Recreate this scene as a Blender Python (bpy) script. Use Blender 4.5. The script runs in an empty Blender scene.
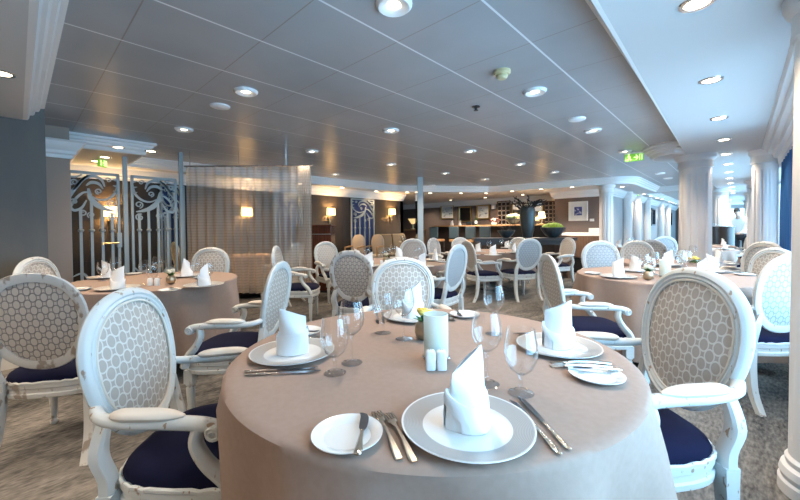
import bpy, bmesh, math, random
from mathutils import Vector, Matrix
from math import sin, cos, pi, radians, sqrt, atan2
random.seed(7)
S = bpy.context.scene
COL = S.collection
# ------------------------------------------------------------------ camera
FPX = 361.0
YAW, PITCH, ROLL = radians(43.3), radians(1.0), radians(-0.5)
SHY = -14.9/800.0
CAMP = Vector((0, 0, 1.22))
ROT = Matrix.Rotation(YAW, 3, 'Z') @ Matrix.Rotation(pi/2-PITCH, 3, 'X') @ Matrix.Rotation(ROLL, 3, 'Z')
cd = bpy.data.cameras.new('camera'); cam = bpy.data.objects.new('camera', cd); COL.objects.link(cam)
cd.sensor_width = 36; cd.lens = 36*FPX/800; cd.shift_y = SHY; cd.clip_start = 0.02
cam.location = CAMP; cam.rotation_euler = ROT.to_euler(); S.camera = cam

def ray(px, py):
    return ROT @ Vector(((px-400)/FPX, (250-py)/FPX + SHY*800/FPX, -1))
def G(px, py, z):
    r = ray(px, py); t = (z-CAMP.z)/r.z
    return CAMP + r*t
def RD(r, d, z=0.0):            # right / depth metres from where the photographer stood
    return Vector((-.6858*d+.7278*r, .7278*d+.6858*r, z))
def PD(px, d, z=0.0):
    return RD((px-400)/FPX*d, d, z)
def onX(px, py, X):
    r = ray(px, py); return CAMP + r*(X/r.x)
def onY(px, py, Y):
    r = ray(px, py); return CAMP + r*(Y/r.y)
def atd(px, py, d):
    r = ray(px, py); f = Vector((-.6858, .7278, 0)); return CAMP + r*(d/r.dot(f))

# ------------------------------------------------------------------ mesh builder
class MB:
    def __init__(self): self.v = []; self.f = []; self.m = []
    def add(self, vs, fs, mi=0):
        o = len(self.v); self.v += [tuple(p) for p in vs]
        for f in fs: self.f.append([i+o for i in f]); self.m.append(mi)
        return self
    def box(self, c, s, rz=0, mi=0, M=None):
        vs = []
        for z in (-.5, .5):
            for (x, y) in ((-.5, -.5), (.5, -.5), (.5, .5), (-.5, .5)):
                p = Vector((x*s[0], y*s[1], z*s[2]))
                if rz: p = Matrix.Rotation(rz, 3, 'Z') @ p
                if M: p = M @ p
                vs.append(p+Vector(c))
        return self.add(vs, [(3, 2, 1, 0), (4, 5, 6, 7), (0, 1, 5, 4), (1, 2, 6, 5), (2, 3, 7, 6), (3, 0, 4, 7)], mi)
    def loft(self, rings, cap0=True, cap1=True, closed=True, mi=0):
        n = len(rings[0]); vs = [p for r in rings for p in r]; fs = []
        for i in range(len(rings)-1):
            for j in range(n if closed else n-1):
                k = (j+1) % n
                fs.append((i*n+j, i*n+k, (i+1)*n+k, (i+1)*n+j))
        if cap0: fs.append(tuple(reversed(range(n))))
        if cap1: fs.append(tuple((len(rings)-1)*n+j for j in range(n)))
        return self.add(vs, fs, mi)
    def lathe(self, prof, seg=24, c=(0, 0, 0), mi=0, cap0=True, cap1=True):
        rings = [[(c[0]+max(r, 1e-4)*cos(2*pi*j/seg), c[1]+max(r, 1e-4)*sin(2*pi*j/seg), c[2]+z) for j in range(seg)] for r, z in prof]
        return self.loft(rings, cap0, cap1, True, mi)
    def tube(self, pts, rad, seg=8, mi=0, closed=False, asp=1.0, up=None):
        pts = [Vector(p) for p in pts]; n = len(pts)
        rr = rad if isinstance(rad, (list, tuple)) else [rad]*n
        rings = []; pu = Vector(up) if up else None
        for i in range(n):
            a = pts[(i-1) % n] if (i or closed) else pts[0]; b = pts[(i+1) % n] if (i < n-1 or closed) else pts[-1]
            t = (b-a).normalized()
            if pu is None: pu = Vector((0, 0, 1)) if abs(t.z) < .9 else Vector((1, 0, 0))
            u = pu - t*pu.dot(t)
            if u.length < 1e-5: u = t.orthogonal()
            u.normalize(); w = t.cross(u)
            if not up: pu = u
            rings.append([pts[i]+u*(rr[i]*asp*cos(2*pi*j/seg))+w*(rr[i]*sin(2*pi*j/seg)) for j in range(seg)])
        if closed: rings.append(rings[0]); return self.loft(rings, False, False, True, mi)
        return self.loft(rings, True, True, True, mi)
    def ribbon(self, pts, wid, th=.014, mi=0, y0=0.0):       # flat bar bent in the x-z plane
        n = len(pts); ww = wid if isinstance(wid, (list, tuple)) else [wid]*n
        if len(ww) != n:
            m = len(ww)-1; w2 = []
            for i in range(n):
                t = i/(n-1)*m; k = min(int(t), m-1); w2.append(ww[k]+(ww[k+1]-ww[k])*(t-k))
            ww = w2
        rings = []
        for i in range(n):
            a = pts[max(i-1, 0)]; b = pts[min(i+1, n-1)]
            dx, dz = b[0]-a[0], b[1]-a[1]; L = max(sqrt(dx*dx+dz*dz), 1e-6); nx, nz = -dz/L, dx/L; h = ww[i]/2
            x, z = pts[i]
            rings.append([(x+nx*h, y0-th/2, z+nz*h), (x-nx*h, y0-th/2, z-nz*h), (x-nx*h, y0+th/2, z-nz*h), (x+nx*h, y0+th/2, z+nz*h)])
        return self.loft(rings, True, True, True, mi)
    def build(self, name, mats, parent=None, smooth=40, bevel=0, subsurf=0, loc=None):
        me = bpy.data.meshes.new(name); me.from_pydata(self.v, [], self.f)
        bm = bmesh.new(); bm.from_mesh(me)
        for f, mi in zip(bm.faces, self.m): f.material_index = mi
        bmesh.ops.recalc_face_normals(bm, faces=bm.faces); bm.to_mesh(me); bm.free()
        for m in (mats if isinstance(mats, (list, tuple)) else [mats]): me.materials.append(m)
        if smooth:
            me.polygons.foreach_set('use_smooth', [True]*len(me.polygons)); me.set_sharp_from_angle(angle=radians(smooth))
        o = bpy.data.objects.new(name, me); COL.objects.link(o)
        if parent: o.parent = parent
        if loc is not None: o.location = loc
        if bevel:
            b = o.modifiers.new('b', 'BEVEL'); b.width = bevel; b.segments = 2; b.limit_method = 'ANGLE'
        if subsurf:
            s = o.modifiers.new('s', 'SUBSURF'); s.levels = s.render_levels = subsurf
        return o

def tag(o, label=None, cat=None, group=None, kind=None):
    if label: o['label'] = label
    if cat: o['category'] = cat
    if group: o['group'] = group
    if kind: o['kind'] = kind
    return o
def empty(name, loc=(0, 0, 0), rz=0):
    o = bpy.data.objects.new(name, None); o.empty_display_size = .05; COL.objects.link(o); o.location = loc; o.rotation_euler = (0, 0, rz); return o
def copy_tree(o, parent=None):
    c = o.copy(); COL.objects.link(c)
    if parent: c.parent = parent
    for ch in list(o.children): copy_tree(ch, c)
    return c
PROTO = {}
def put(key, make, loc, rz, label, cat, group=None, scale=None):
    """first call builds, later calls copy the thing with its parts and sub-parts"""
    if key not in PROTO: o = PROTO[key] = make()
    else: o = copy_tree(PROTO[key])
    o.location = loc; o.rotation_euler = (0, 0, rz)
    if scale: o.scale = (scale,)*3
    for k in ('group',):
        if k in o: del o[k]
    return tag(o, label, cat, group)
def face(src, dst):            # rotation that turns local +Y from src towards dst
    return atan2(-(dst[0]-src[0]), dst[1]-src[1])
def cat_spline(pts, n=6):
    out = []; P = [pts[0]]+list(pts)+[pts[-1]]
    for i in range(1, len(P)-2):
        p0, p1, p2, p3 = (Vector(P[k]) for k in (i-1, i, i+1, i+2))
        for k in range(n):
            t = k/n
            out.append(.5*((2*p1)+(p2-p0)*t+(2*p0-5*p1+4*p2-p3)*t*t+(3*p1-p0-3*p2+p3)*t**3))
    out.append(Vector(pts[-1])); return out
def sm2(pts, n=6): return [(p.x, p.y) for p in cat_spline([(a, b, 0) for a, b in pts], n)]
def curl(cx, cz, r0, r1, a0, a1, n=18):
    return [(cx+(r0+(r1-r0)*i/n)*cos(a0+(a1-a0)*i/n), cz+(r0+(r1-r0)*i/n)*sin(a0+(a1-a0)*i/n)) for i in range(n+1)]

# ------------------------------------------------------------------ materials
def mat(name, col, rough=.5, metal=0, spec=None, noise=None, bump=None, sheen=0, emit=None, trans=0, coat=0):
    m = bpy.data.materials.new(name); m.use_nodes = True; nt = m.node_tree; b = nt.nodes['Principled BSDF']
    b.inputs['Base Color'].default_value = (*col, 1); b.inputs['Roughness'].default_value = rough; b.inputs['Metallic'].default_value = metal
    if spec is not None: b.inputs['Specular IOR Level'].default_value = spec
    if sheen: b.inputs['Sheen Weight'].default_value = sheen
    if coat: b.inputs['Coat Weight'].default_value = coat
    if emit: b.inputs['Emission Color'].default_value = (*emit[0], 1); b.inputs['Emission Strength'].default_value = emit[1]
    if noise or bump:
        tc = nt.nodes.new('ShaderNodeTexCoord')
    if noise:                    # (second colour, scale, lo, hi, stretch)
        c2, sc, lo, hi, st = noise
        mp = nt.nodes.new('ShaderNodeMapping'); mp.inputs['Scale'].default_value = st
        nz = nt.nodes.new('ShaderNodeTexNoise'); nz.inputs['Scale'].default_value = sc; nz.inputs['Detail'].default_value = 5
        rp = nt.nodes.new('ShaderNodeValToRGB'); rp.color_ramp.elements[0].position = lo; rp.color_ramp.elements[1].position = hi
        rp.color_ramp.elements[0].color = (*col, 1); rp.color_ramp.elements[1].color = (*c2, 1)
        L = nt.links.new
        L(tc.outputs['Object'], mp.inputs[0]); L(mp.outputs[0], nz.inputs['Vector']); L(nz.outputs['Fac'], rp.inputs[0]); L(rp.outputs[0], b.inputs['Base Color'])
    if bump:                     # (scale, strength)
        nz = nt.nodes.new('ShaderNodeTexNoise'); nz.inputs['Scale'].default_value = bump[0]; nz.inputs['Detail'].default_value = 4
        bp = nt.nodes.new('ShaderNodeBump'); bp.inputs['Strength'].default_value = bump[1]; bp.inputs['Distance'].default_value = .01
        nt.links.new(tc.outputs['Object'], nz.inputs['Vector']); nt.links.new(nz.outputs['Fac'], bp.inputs['Height']); nt.links.new(bp.outputs[0], b.inputs['Normal'])
    return m
def nodes(m): return m.node_tree.nodes, m.node_tree.links.new, m.node_tree.nodes['Principled BSDF']
def math_node(N, op, a=None, b=None, L=None):
    n = N.new('ShaderNodeMath'); n.operation = op
    for i, x in enumerate((a, b)):
        if x is None: continue
        if isinstance(x, (int, float)): n.inputs[i].default_value = x
        else: L(x, n.inputs[i])
    return n.outputs[0]

M = {}
M['chair_paint'] = mat('white_distressed_paint', (.60, .625, .62), .42, noise=((.33, .24, .17), 40, .635, .675, (1, 1, .5)))
M['chair_paint_grey'] = mat('worn_grey_paint', (.58, .59, .59), .5, noise=((.30, .26, .23), 22, .55, .62, (1, 1, .6)))
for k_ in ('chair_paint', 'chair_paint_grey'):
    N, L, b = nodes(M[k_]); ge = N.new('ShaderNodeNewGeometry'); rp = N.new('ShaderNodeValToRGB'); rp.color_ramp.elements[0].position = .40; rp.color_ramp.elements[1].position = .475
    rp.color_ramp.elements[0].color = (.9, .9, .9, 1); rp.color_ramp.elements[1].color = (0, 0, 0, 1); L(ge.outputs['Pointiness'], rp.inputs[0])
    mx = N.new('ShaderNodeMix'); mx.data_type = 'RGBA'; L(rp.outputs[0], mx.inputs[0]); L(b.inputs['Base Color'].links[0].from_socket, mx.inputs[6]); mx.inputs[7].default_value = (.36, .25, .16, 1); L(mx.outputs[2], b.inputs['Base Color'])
M['navy'] = mat('navy_velvet', (.003, .004, .022), .95, spec=.2, noise=((.005, .007, .034), 5, .4, .7, (1, 1, 1)))
M['arm_pad'] = mat('cream_leatherette', (.70, .62, .53), .42, noise=((.76, .72, .66), 6, .4, .7, (1, 1, 1)))
def lattice_mat(name, cell, ring):
    m = mat(name, cell, .42); N, L, b = nodes(m)
    tc = N.new('ShaderNodeTexCoord'); sp = N.new('ShaderNodeSeparateXYZ'); L(tc.outputs['Object'], sp.inputs[0])
    sx, sz = .050, .070
    def dist(off):
        x = math_node(N, 'FRACT', math_node(N, 'ADD', math_node(N, 'DIVIDE', sp.outputs['X'], sx, L), off+20, L), None, L)
        z = math_node(N, 'FRACT', math_node(N, 'ADD', math_node(N, 'DIVIDE', sp.outputs['Z'], sz, L), off, L), None, L)
        x = math_node(N, 'SUBTRACT', x, .5, L); z = math_node(N, 'SUBTRACT', z, .5, L)
        x2 = math_node(N, 'MULTIPLY', math_node(N, 'MULTIPLY', x, x, L), 1.0, L); z2 = math_node(N, 'MULTIPLY', math_node(N, 'MULTIPLY', z, z, L), 1.0, L)
        return math_node(N, 'SQRT', math_node(N, 'ADD', x2, z2, L), None, L)
    d = math_node(N, 'MINIMUM', dist(0.0), dist(.5), L)
    w = math_node(N, 'ABSOLUTE', math_node(N, 'SUBTRACT', d, .338, L), None, L)
    rp = N.new('ShaderNodeMapRange'); rp.inputs['From Min'].default_value = .028; rp.inputs['From Max'].default_value = .055
    rp.inputs['To Min'].default_value = 1; rp.inputs['To Max'].default_value = 0; L(w, rp.inputs['Value'])
    mx = N.new('ShaderNodeMix'); mx.data_type = 'RGBA'; L(rp.outputs[0], mx.inputs[0]); mx.inputs[6].default_value = (*cell, 1); mx.inputs[7].default_value = (*ring, 1)
    L(mx.outputs[2], b.inputs['Base Color'])
    bp = N.new('ShaderNodeBump'); bp.inputs['Strength'].default_value = .5; bp.inputs['Distance'].default_value = .004
    L(rp.outputs[0], bp.inputs['Height']); L(bp.outputs[0], b.inputs['Normal'])
    rr = N.new('ShaderNodeMapRange'); rr.inputs['To Min'].default_value = .5; rr.inputs['To Max'].default_value = .28; L(rp.outputs[0], rr.inputs['Value']); L(rr.outputs[0], b.inputs['Roughness'])
    return m
M['lattice'] = lattice_mat('silver_beige_ring_fabric', (.46, .41, .36), (.70, .68, .64))
M['lattice_sheen_dark'] = lattice_mat('ring_fabric_sheen_dark_rings', (.52, .49, .46), (.22, .21, .22))  # same satin fabric, its reversed sheen painted in as dark rings
M['lattice_sheen_white'] = lattice_mat('ring_fabric_sheen_white_cells', (.44, .46, .47), (.22, .28, .34))  # same satin again, reflected light painted in as pale cells
M['cloth'] = mat('taupe_tablecloth', (.335, .240, .195), .85, noise=((.360, .260, .212), 55, .35, .65, (1, 1, 1)), bump=(420, .06))
M['black'] = mat('black_lacquer', (.012, .012, .014), .35)
M['china'] = mat('white_china', (.86, .85, .83), .16, coat=.3)
m = M['rim'] = mat('grey_fluted_rim', (.52, .50, .48), .3); N, L, b = nodes(m)
tc = N.new('ShaderNodeTexCoord'); wv = N.new('ShaderNodeTexWave'); wv.wave_type = 'RINGS'; wv.rings_direction = 'Z'; wv.inputs['Scale'].default_value = 95
rp = N.new('ShaderNodeValToRGB'); rp.color_ramp.elements[0].color = (.31, .295, .28, 1); rp.color_ramp.elements[1].color = (.48, .455, .435, 1)
L(tc.outputs['Object'], wv.inputs[0]); L(wv.outputs['Fac'], rp.inputs[0]); L(rp.outputs[0], b.inputs['Base Color'])
M['linen'] = mat('white_linen', (.88, .875, .87), .75, sheen=.1, bump=(300, .04))
M['silver'] = mat('polished_silver', (.78, .70, .60), .2, metal=1)
M['blade'] = mat('steel_blade', (.42, .43, .46), .16, metal=1)
M['gold'] = mat('brushed_gold', (.62, .47, .22), .3, metal=1)
M['brass_vase'] = mat('champagne_metal', (.50, .40, .28), .3, metal=1)
M['chrome'] = mat('chrome', (.75, .77, .8), .15, metal=1)
M['white'] = mat('white_porcelain', (.86, .86, .85), .25)
M['flower_y'] = mat('yellow_petals', (.85, .62, .12), .6)
M['flower_w'] = mat('ivory_petals', (.85, .82, .68), .6)
M['flower_r'] = mat('dark_red_petals', (.25, .03, .04), .6)
M['leaf'] = mat('green_leaves', (.07, .16, .03), .55)
M['wax'] = mat('pale_green_wax', (.62, .66, .38), .5)
def thin_glass(name, tint=(1, 1, 1), refl=1.0, add=0.0, rough=.0, edge=1.0):
    m = bpy.data.materials.new(name); m.use_nodes = True; N = m.node_tree.nodes; L = m.node_tree.links.new; N.clear()
    o = N.new('ShaderNodeOutputMaterial'); t = N.new('ShaderNodeBsdfTransparent'); t.inputs[0].default_value = (*tint, 1)
    g = N.new('ShaderNodeBsdfGlossy'); g.inputs['Roughness'].default_value = rough; g.inputs[0].default_value = (1, 1, 1, 1)
    lw = N.new('ShaderNodeLayerWeight')
    f = math_node(N, 'ADD', math_node(N, 'MULTIPLY', math_node(N, 'POWER', lw.outputs['Facing'], 2.0, L), refl, L), .04+add, L)
    cm = N.new('ShaderNodeMix'); cm.data_type = 'RGBA'; L(math_node(N, 'POWER', lw.outputs['Facing'], 5.0, L), cm.inputs[0]); cm.inputs[6].default_value = (*tint, 1); cm.inputs[7].default_value = (tint[0]*edge, tint[1]*edge, tint[2]*edge, 1); L(cm.outputs[2], t.inputs[0])
    mx = N.new('ShaderNodeMixShader'); L(f, mx.inputs[0]); L(t.outputs[0], mx.inputs[1]); L(g.outputs[0], mx.inputs[2]); L(mx.outputs[0], o.inputs[0])
    return m
M['glass'] = thin_glass('clear_stemware', (.975, .98, .98), 0.85, .01, .0, .45)
M['pane'] = thin_glass('window_glass', (.97, .99, 1), .8)
M['partition'] = thin_glass('partition_glass', (.90, .95, .95), 1.0, .03)
def sheer(name, col, alpha, stripe=None):
    m = bpy.data.materials.new(name); m.use_nodes = True; N = m.node_tree.nodes; L = m.node_tree.links.new; N.clear()
    o = N.new('ShaderNodeOutputMaterial'); t = N.new('ShaderNodeBsdfTransparent'); d = N.new('ShaderNodeBsdfDiffuse'); d.inputs[0].default_value = (*col, 1)
    tl = N.new('ShaderNodeBsdfTranslucent'); tl.inputs[0].default_value = (*col, 1)
    a = N.new('ShaderNodeMixShader'); a.inputs[0].default_value = .45; L(d.outputs[0], a.inputs[1]); L(tl.outputs[0], a.inputs[2])
    mx = N.new('ShaderNodeMixShader'); mx.inputs[0].default_value = alpha; L(t.outputs[0], mx.inputs[1]); L(a.outputs[0], mx.inputs[2]); L(mx.outputs[0], o.inputs[0])
    if stripe:
        tc = N.new('ShaderNodeTexCoord'); sp = N.new('ShaderNodeSeparateXYZ'); L(tc.outputs['Object'], sp.inputs[0])
        fr = math_node(N, 'FRACT', math_node(N, 'MULTIPLY', sp.outputs['Z'], stripe, L), None, L)
        st = math_node(N, 'LESS_THAN', fr, .16, L)
        L(math_node(N, 'ADD', math_node(N, 'MULTIPLY', st, .14, L), alpha, L), mx.inputs[0])
        c = N.new('ShaderNodeMix'); c.data_type = 'RGBA'; L(st, c.inputs[0]); c.inputs[6].default_value = (*col, 1); c.inputs[7].default_value = (col[0]*.6, col[1]*.57, col[2]*.55, 1)
        L(c.outputs[2], d.inputs[0]); L(c.outputs[2], tl.inputs[0])
    return m
M['sheer'] = sheer('sheer_beige_net', (.84, .74, .64), .44, 24)
M['frost'] = sheer('frosted_glass', (.90, .94, .92), .86)
M['iron'] = mat('pale_blue_grey_iron', (.31, .365, .385), .45, metal=.1)
M['blue_board'] = mat('royal_blue_board', (.005, .022, .12), .5)
M['dark_wall'] = mat('dark_brown_panel', (.022, .016, .012), .6, noise=((.032, .024, .018), 14, .3, .7, (1, 1, .12)))
M['mauve_wall'] = mat('mauve_brown_paint', (.135, .105, .095), .75)
M['taupe_wall'] = mat('beige_taupe_paint', (.36, .285, .24), .75)
M['grey_wall'] = mat('slate_grey_wallcover', (.115, .115, .113), .65, noise=((.14, .135, .125), 9, .35, .7, (1, 1, .3)))
M['ceil_white'] = mat('white_ceiling_paint', (.58, .585, .59), .5)
M['pale_wall'] = mat('pale_grey_blue_paint', (.40, .41, .42), .6)
M['post'] = mat('pale_grey_post_paint', (.46, .52, .53), .4)
M['trim'] = mat('white_trim_paint', (.82, .82, .82), .45)
M['column'] = mat('cream_column_paint', (.76, .745, .735), .45)
M['mahogany'] = mat('polished_mahogany', (.105, .028, .012), .25, noise=((.06, .016, .008), 6, .35, .65, (6, 6, .6)))
M['walnut'] = mat('walnut_veneer', (.17, .105, .07), .4, noise=((.12, .07, .045), 7, .35, .65, (8, 8, .6)))
M['dark_wood'] = mat('espresso_wood', (.022, .017, .016), .3)
M['oak'] = mat('warm_oak', (.40, .24, .11), .35, noise=((.30, .17, .075), 8, .35, .65, (1, 6, 6)))
M['blue_curtain'] = mat('royal_blue_drape', (.002, .10, .34), .75)
M['slate_vase'] = mat('hammered_slate_metal', (.055, .075, .085), .32, metal=.6, bump=(38, .9))
M['slate_bowl'] = mat('ribbed_slate_metal', (.06, .085, .10), .35, metal=.5)
M['moss'] = mat('green_moss', (.17, .27, .015), .9, noise=((.08, .15, .01), 30, .4, .7, (1, 1, 1)), bump=(60, 1))
M['twig'] = mat('dark_branch', (.015, .013, .014), .7)
M['stool'] = mat('slate_blue_leather', (.025, .045, .06), .45)
M['beige_fab'] = mat('sand_upholstery', (.44, .38, .31), .7)
M['olive_fab'] = mat('olive_brown_upholstery', (.085, .066, .042), .8)
M['shade'] = mat('lit_lamp_shade', (.9, .75, .5), .6, emit=((1, .62, .22), 5.5))
M['bulb'] = mat('lit_downlight_lens', (1, .9, .8), .4, emit=((1, .78, .52), 12))
M['det'] = mat('ivory_plastic', (.60, .51, .29), .4)
M['exit_green'] = mat('lit_green_sign', (.1, .45, .05), .4, emit=((.26, .50, .04), .45))
M['exit_white'] = mat('lit_sign_symbol', (.9, 1, .6), .4, emit=((.75, .95, .35), .75))
M['paper'] = mat('off_white_paper', (.78, .76, .72), .7)
M['mirror'] = mat('mirror_glass', (.8, .85, .88), .03, metal=1)
M['art_blue'] = mat('deep_blue_print', (.03, .05, .22), .6, noise=((.45, .5, .62), 11, .55, .62, (1, 1, 1)))
M['art_sky'] = mat('pale_sketch_print', (.62, .68, .70), .6, noise=((.16, .22, .28), 6, .55, .62, (1, 1, 2)))
M['skin'] = mat('skin', (.55, .34, .24), .5)
M['hair'] = mat('black_hair', (.01, .009, .009), .5)
M['shirt'] = mat('white_shirt', (.85, .86, .88), .7)
M['trousers'] = mat('black_trousers', (.012, .012, .015), .7)
M['bottle'] = mat('dark_green_bottle', (.01, .03, .015), .15)

# tiled ceiling: square panels with thin seams (edges catching window light painted pale one way, shadow gaps painted dark the other)
m = M['tile'] = mat('metal_ceiling_tile', (.34, .355, .375), .32, spec=.8); N, L, b = nodes(m)
g0 = G(261, 41, 2.4); TP = .603
tc = N.new('ShaderNodeTexCoord'); sp = N.new('ShaderNodeSeparateXYZ'); L(tc.outputs['Object'], sp.inputs[0])
def seam(axis, o, w):
    f = math_node(N, 'FRACT', math_node(N, 'ADD', math_node(N, 'DIVIDE', math_node(N, 'SUBTRACT', sp.outputs[axis], o, L), TP, L), 40.5, L), None, L)
    return math_node(N, 'LESS_THAN', math_node(N, 'ABSOLUTE', math_node(N, 'SUBTRACT', f, .5, L), None, L), w, L)
sa, sb = seam('X', g0.x, .011), seam('Y', g0.y, .006)
nz = N.new('ShaderNodeTexNoise'); nz.inputs['Scale'].default_value = 2.2; L(tc.outputs['Object'], nz.inputs[0])
rp = N.new('ShaderNodeValToRGB'); rp.color_ramp.elements[0].color = (.32, .335, .355, 1); rp.color_ramp.elements[1].color = (.37, .385, .405, 1); rp.color_ramp.elements[0].position = .3; rp.color_ramp.elements[1].position = .7
L(nz.outputs[0], rp.inputs[0])
m1 = N.new('ShaderNodeMix'); m1.data_type = 'RGBA'; L(sb, m1.inputs[0]); L(rp.outputs[0], m1.inputs[6]); m1.inputs[7].default_value = (.26, .22, .20, 1)
m2 = N.new('ShaderNodeMix'); m2.data_type = 'RGBA'; L(sa, m2.inputs[0]); L(m1.outputs[2], m2.inputs[6]); m2.inputs[7].default_value = (.78, .80, .82, 1); L(m2.outputs[2], b.inputs['Base Color'])
# carpet
m = M['carpet'] = mat('streaked_carpet', (.2, .16, .12), .95, spec=.1); N, L, b = nodes(m)
tc = N.new('ShaderNodeTexCoord'); mp = N.new('ShaderNodeMapping'); mp.inputs['Scale'].default_value = (1.5, .55, 1); mp.inputs['Rotation'].default_value = (0, 0, radians(-8)); L(tc.outputs['Object'], mp.inputs[0])
n1 = N.new('ShaderNodeTexNoise'); n1.inputs['Scale'].default_value = 1.25; n1.inputs['Detail'].default_value = 8; n1.inputs['Roughness'].default_value = .7; n1.inputs['Distortion'].default_value = .6; L(mp.outputs[0], n1.inputs[0])
mp2 = N.new('ShaderNodeMapping'); mp2.inputs['Scale'].default_value = (64, 20, 1); L(tc.outputs['Object'], mp2.inputs[0])
n2 = N.new('ShaderNodeTexNoise'); n2.inputs['Scale'].default_value = 1.0; n2.inputs['Detail'].default_value = 6; L(mp2.outputs[0], n2.inputs[0])
mx = N.new('ShaderNodeMix'); mx.data_type = 'FLOAT'; mx.inputs[0].default_value = .34; L(n1.outputs[0], mx.inputs[2]); L(n2.outputs[0], mx.inputs[3])
rp = N.new('ShaderNodeValToRGB'); e = rp.color_ramp.elements; e[0].position = .38; e[0].color = (.040, .040, .042, 1); e[1].position = .63; e[1].color = (.31, .285, .26, 1)
x = e.new(.48); x.color = (.135, .128, .120, 1); L(mx.outputs[0], rp.inputs[0]); L(rp.outputs[0], b.inputs['Base Color'])
bp = N.new('ShaderNodeBump'); bp.inputs['Strength'].default_value = .3; bp.inputs['Distance'].default_value = .005; L(n2.outputs[0], bp.inputs['Height']); L(bp.outputs[0], b.inputs['Normal'])
SKY, EXPO = 9.5, 0.36
# ------------------------------------------------------------------ the setting
def struct(name, mb, m, **k): return tag(mb.build(name, m, **k), kind='structure')
ZT, ZS = 2.40, 2.24
def arc(cx, cy, r, a0, a1, n): return [(cx+r*cos(radians(a0+(a1-a0)*i/n)), cy+r*sin(radians(a0+(a1-a0)*i/n))) for i in range(n+1)]
TRAY = ([(-.58, .2)]+[(-.58, 6.15)]+arc(-.48, 6.78, .64, 261, 99, 14)+[(-.58, 7.41)]+[(-.58, 13.0), (-1.72, 13.0)]
        + arc(-2.35, 10.2, .62, 0, -90, 8)+[(-5.2, 9.2), (-6.75, 7.1), (-6.95, 1.32), (-5.75, 1.32), (-5.75, .2)])
TRAY2 = [(-.62, 13.7), (-.62, 21.5), (-2.05, 21.5), (-2.05, 13.7)]
def offset(poly, o, closed=True):
    n = len(poly); out = []
    for i in range(n):
        p = Vector(poly[i]); a = Vector(poly[i-1]) if (closed or i) else None; b = Vector(poly[(i+1) % n]) if (closed or i < n-1) else None
        ns = []
        for u, v in ((a, p), (p, b)):
            if u is None or v is None or (v-u).length < 1e-5: continue
            t = (v-u).normalized(); ns.append(Vector((t.y, -t.x)))
        nn = ns[0] if len(ns) == 1 else (ns[0]+ns[1]); nn = nn.normalized()
        k = 1/max(nn.dot(ns[0]), .35)
        out.append((p.x+nn.x*o*k, p.y+nn.y*o*k))
    return out
def sweep(poly, prof, closed=True):
    mb = MB(); rings = [[(x, y, z) for x, y in offset(poly, o, closed)] for o, z in prof]
    n = len(poly); vs = [p for r in rings for p in r]; fs = []
    for i in range(len(rings)-1):
        for j in range(n if closed else n-1):
            k = (j+1) % n; fs.append((i*n+j, i*n+k, (i+1)*n+k, (i+1)*n+j))
    mb.add(vs, fs); return mb
def signed(poly): return sum(poly[i-1][0]*poly[i][1]-poly[i][0]*poly[i-1][1] for i in range(len(poly)))
if signed(TRAY) < 0: TRAY.reverse()
if signed(TRAY2) < 0: TRAY2.reverse()
STEP = [(0, ZT+.002), (0, 2.372), (.028, 2.366), (.032, 2.348), (.040, 2.334), (.062, 2.330), (.066, 2.306), (.078, 2.292), (.098, 2.288), (.102, 2.262), (.112, 2.244), (.145, 2.240)]
def ceiling_mesh(name, outer, holes, z, m):
    bm = bmesh.new()
    for poly in [outer]+holes:
        vs = [bm.verts.new((x, y, z)) for x, y in poly]
        for i in range(len(vs)): bm.edges.new((vs[i-1], vs[i]))
    bmesh.ops.triangle_fill(bm, use_beauty=True, edges=bm.edges[:])
    for f in bm.faces:
        if f.normal.z > 0: f.normal_flip()
    me = bpy.data.meshes.new(name); bm.to_mesh(me); bm.free(); me.materials.append(m)
    o = bpy.data.objects.new(name, me); COL.objects.link(o); return tag(o, kind='structure')
HO = .144
ceiling_mesh('ceiling_lower', [(-11.3, -4.2), (.9, -4.2), (.9, 24.2), (-11.3, 24.2)], [offset(TRAY, HO), offset(TRAY2, HO)], ZS, M['ceil_white'])
struct('ceiling', MB().box((-3.8, 6.6, ZT+.03), (7.0, 13.4, .06)), M['tile'], smooth=0)
struct('ceiling_far', MB().box((-1.33, 17.6, ZT+.03), (1.8, 8.2, .06)), M['ceil_white'], smooth=0)
struct('trim_1', sweep(TRAY, STEP), M['trim'], smooth=25)
struct('trim_2', sweep(TRAY2, STEP), M['trim'], smooth=25)
struct('floor', MB().box((-5.2, 10, -.05), (12.6, 28.6, .1)), M['carpet'], smooth=0)
# walls (thin boxes; inner faces stand on the measured lines)
def wallX(name, X, y0, y1, m, side, z0=0, z1=2.6, t=.12):
    return struct(name, MB().box((X+side*t/2, (y0+y1)/2, (z0+z1)/2), (t, y1-y0, z1-z0)), m, smooth=0)
def wallY(name, Y, x0, x1, m, side, z0=0, z1=2.6, t=.12):
    return struct(name, MB().box(((x0+x1)/2, Y+side*t/2, (z0+z1)/2), (x1-x0, t, z1-z0)), m, smooth=0)
struct('wall_left', MB().box((-5.16, -1.90, 1.3), (.82, 4.20, 2.6)), M['grey_wall'], smooth=0)      # slate grey block
struct('wall_left_return', MB().box((-5.63, -1.79, 1.3), (.12, 4.44, 2.6)), M['taupe_wall'], smooth=0)
wallX('wall_back_left', -7.4, -4, 8.0, M['dark_wall'], -1)
wallY('wall_rear', -4.0, -7.5, .7, M['grey_wall'], -1)
wallY('wall_recess', 8.0, -11.1, -7.4, M['mauve_wall'], -1)
wallX('wall_bar_left', -11.0, 8, 11.6, M['mauve_wall'], -1)
wallY('wall_bar', 11.5, -11.1, -3.95, M['mauve_wall'], 1)
wallX('wall_bar_right', -3.95, 10.8, 11.62, M['mauve_wall'], 1)
wallY('wall_far', 10.8, -3.95, -2.5, M['mauve_wall'], 1)
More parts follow.
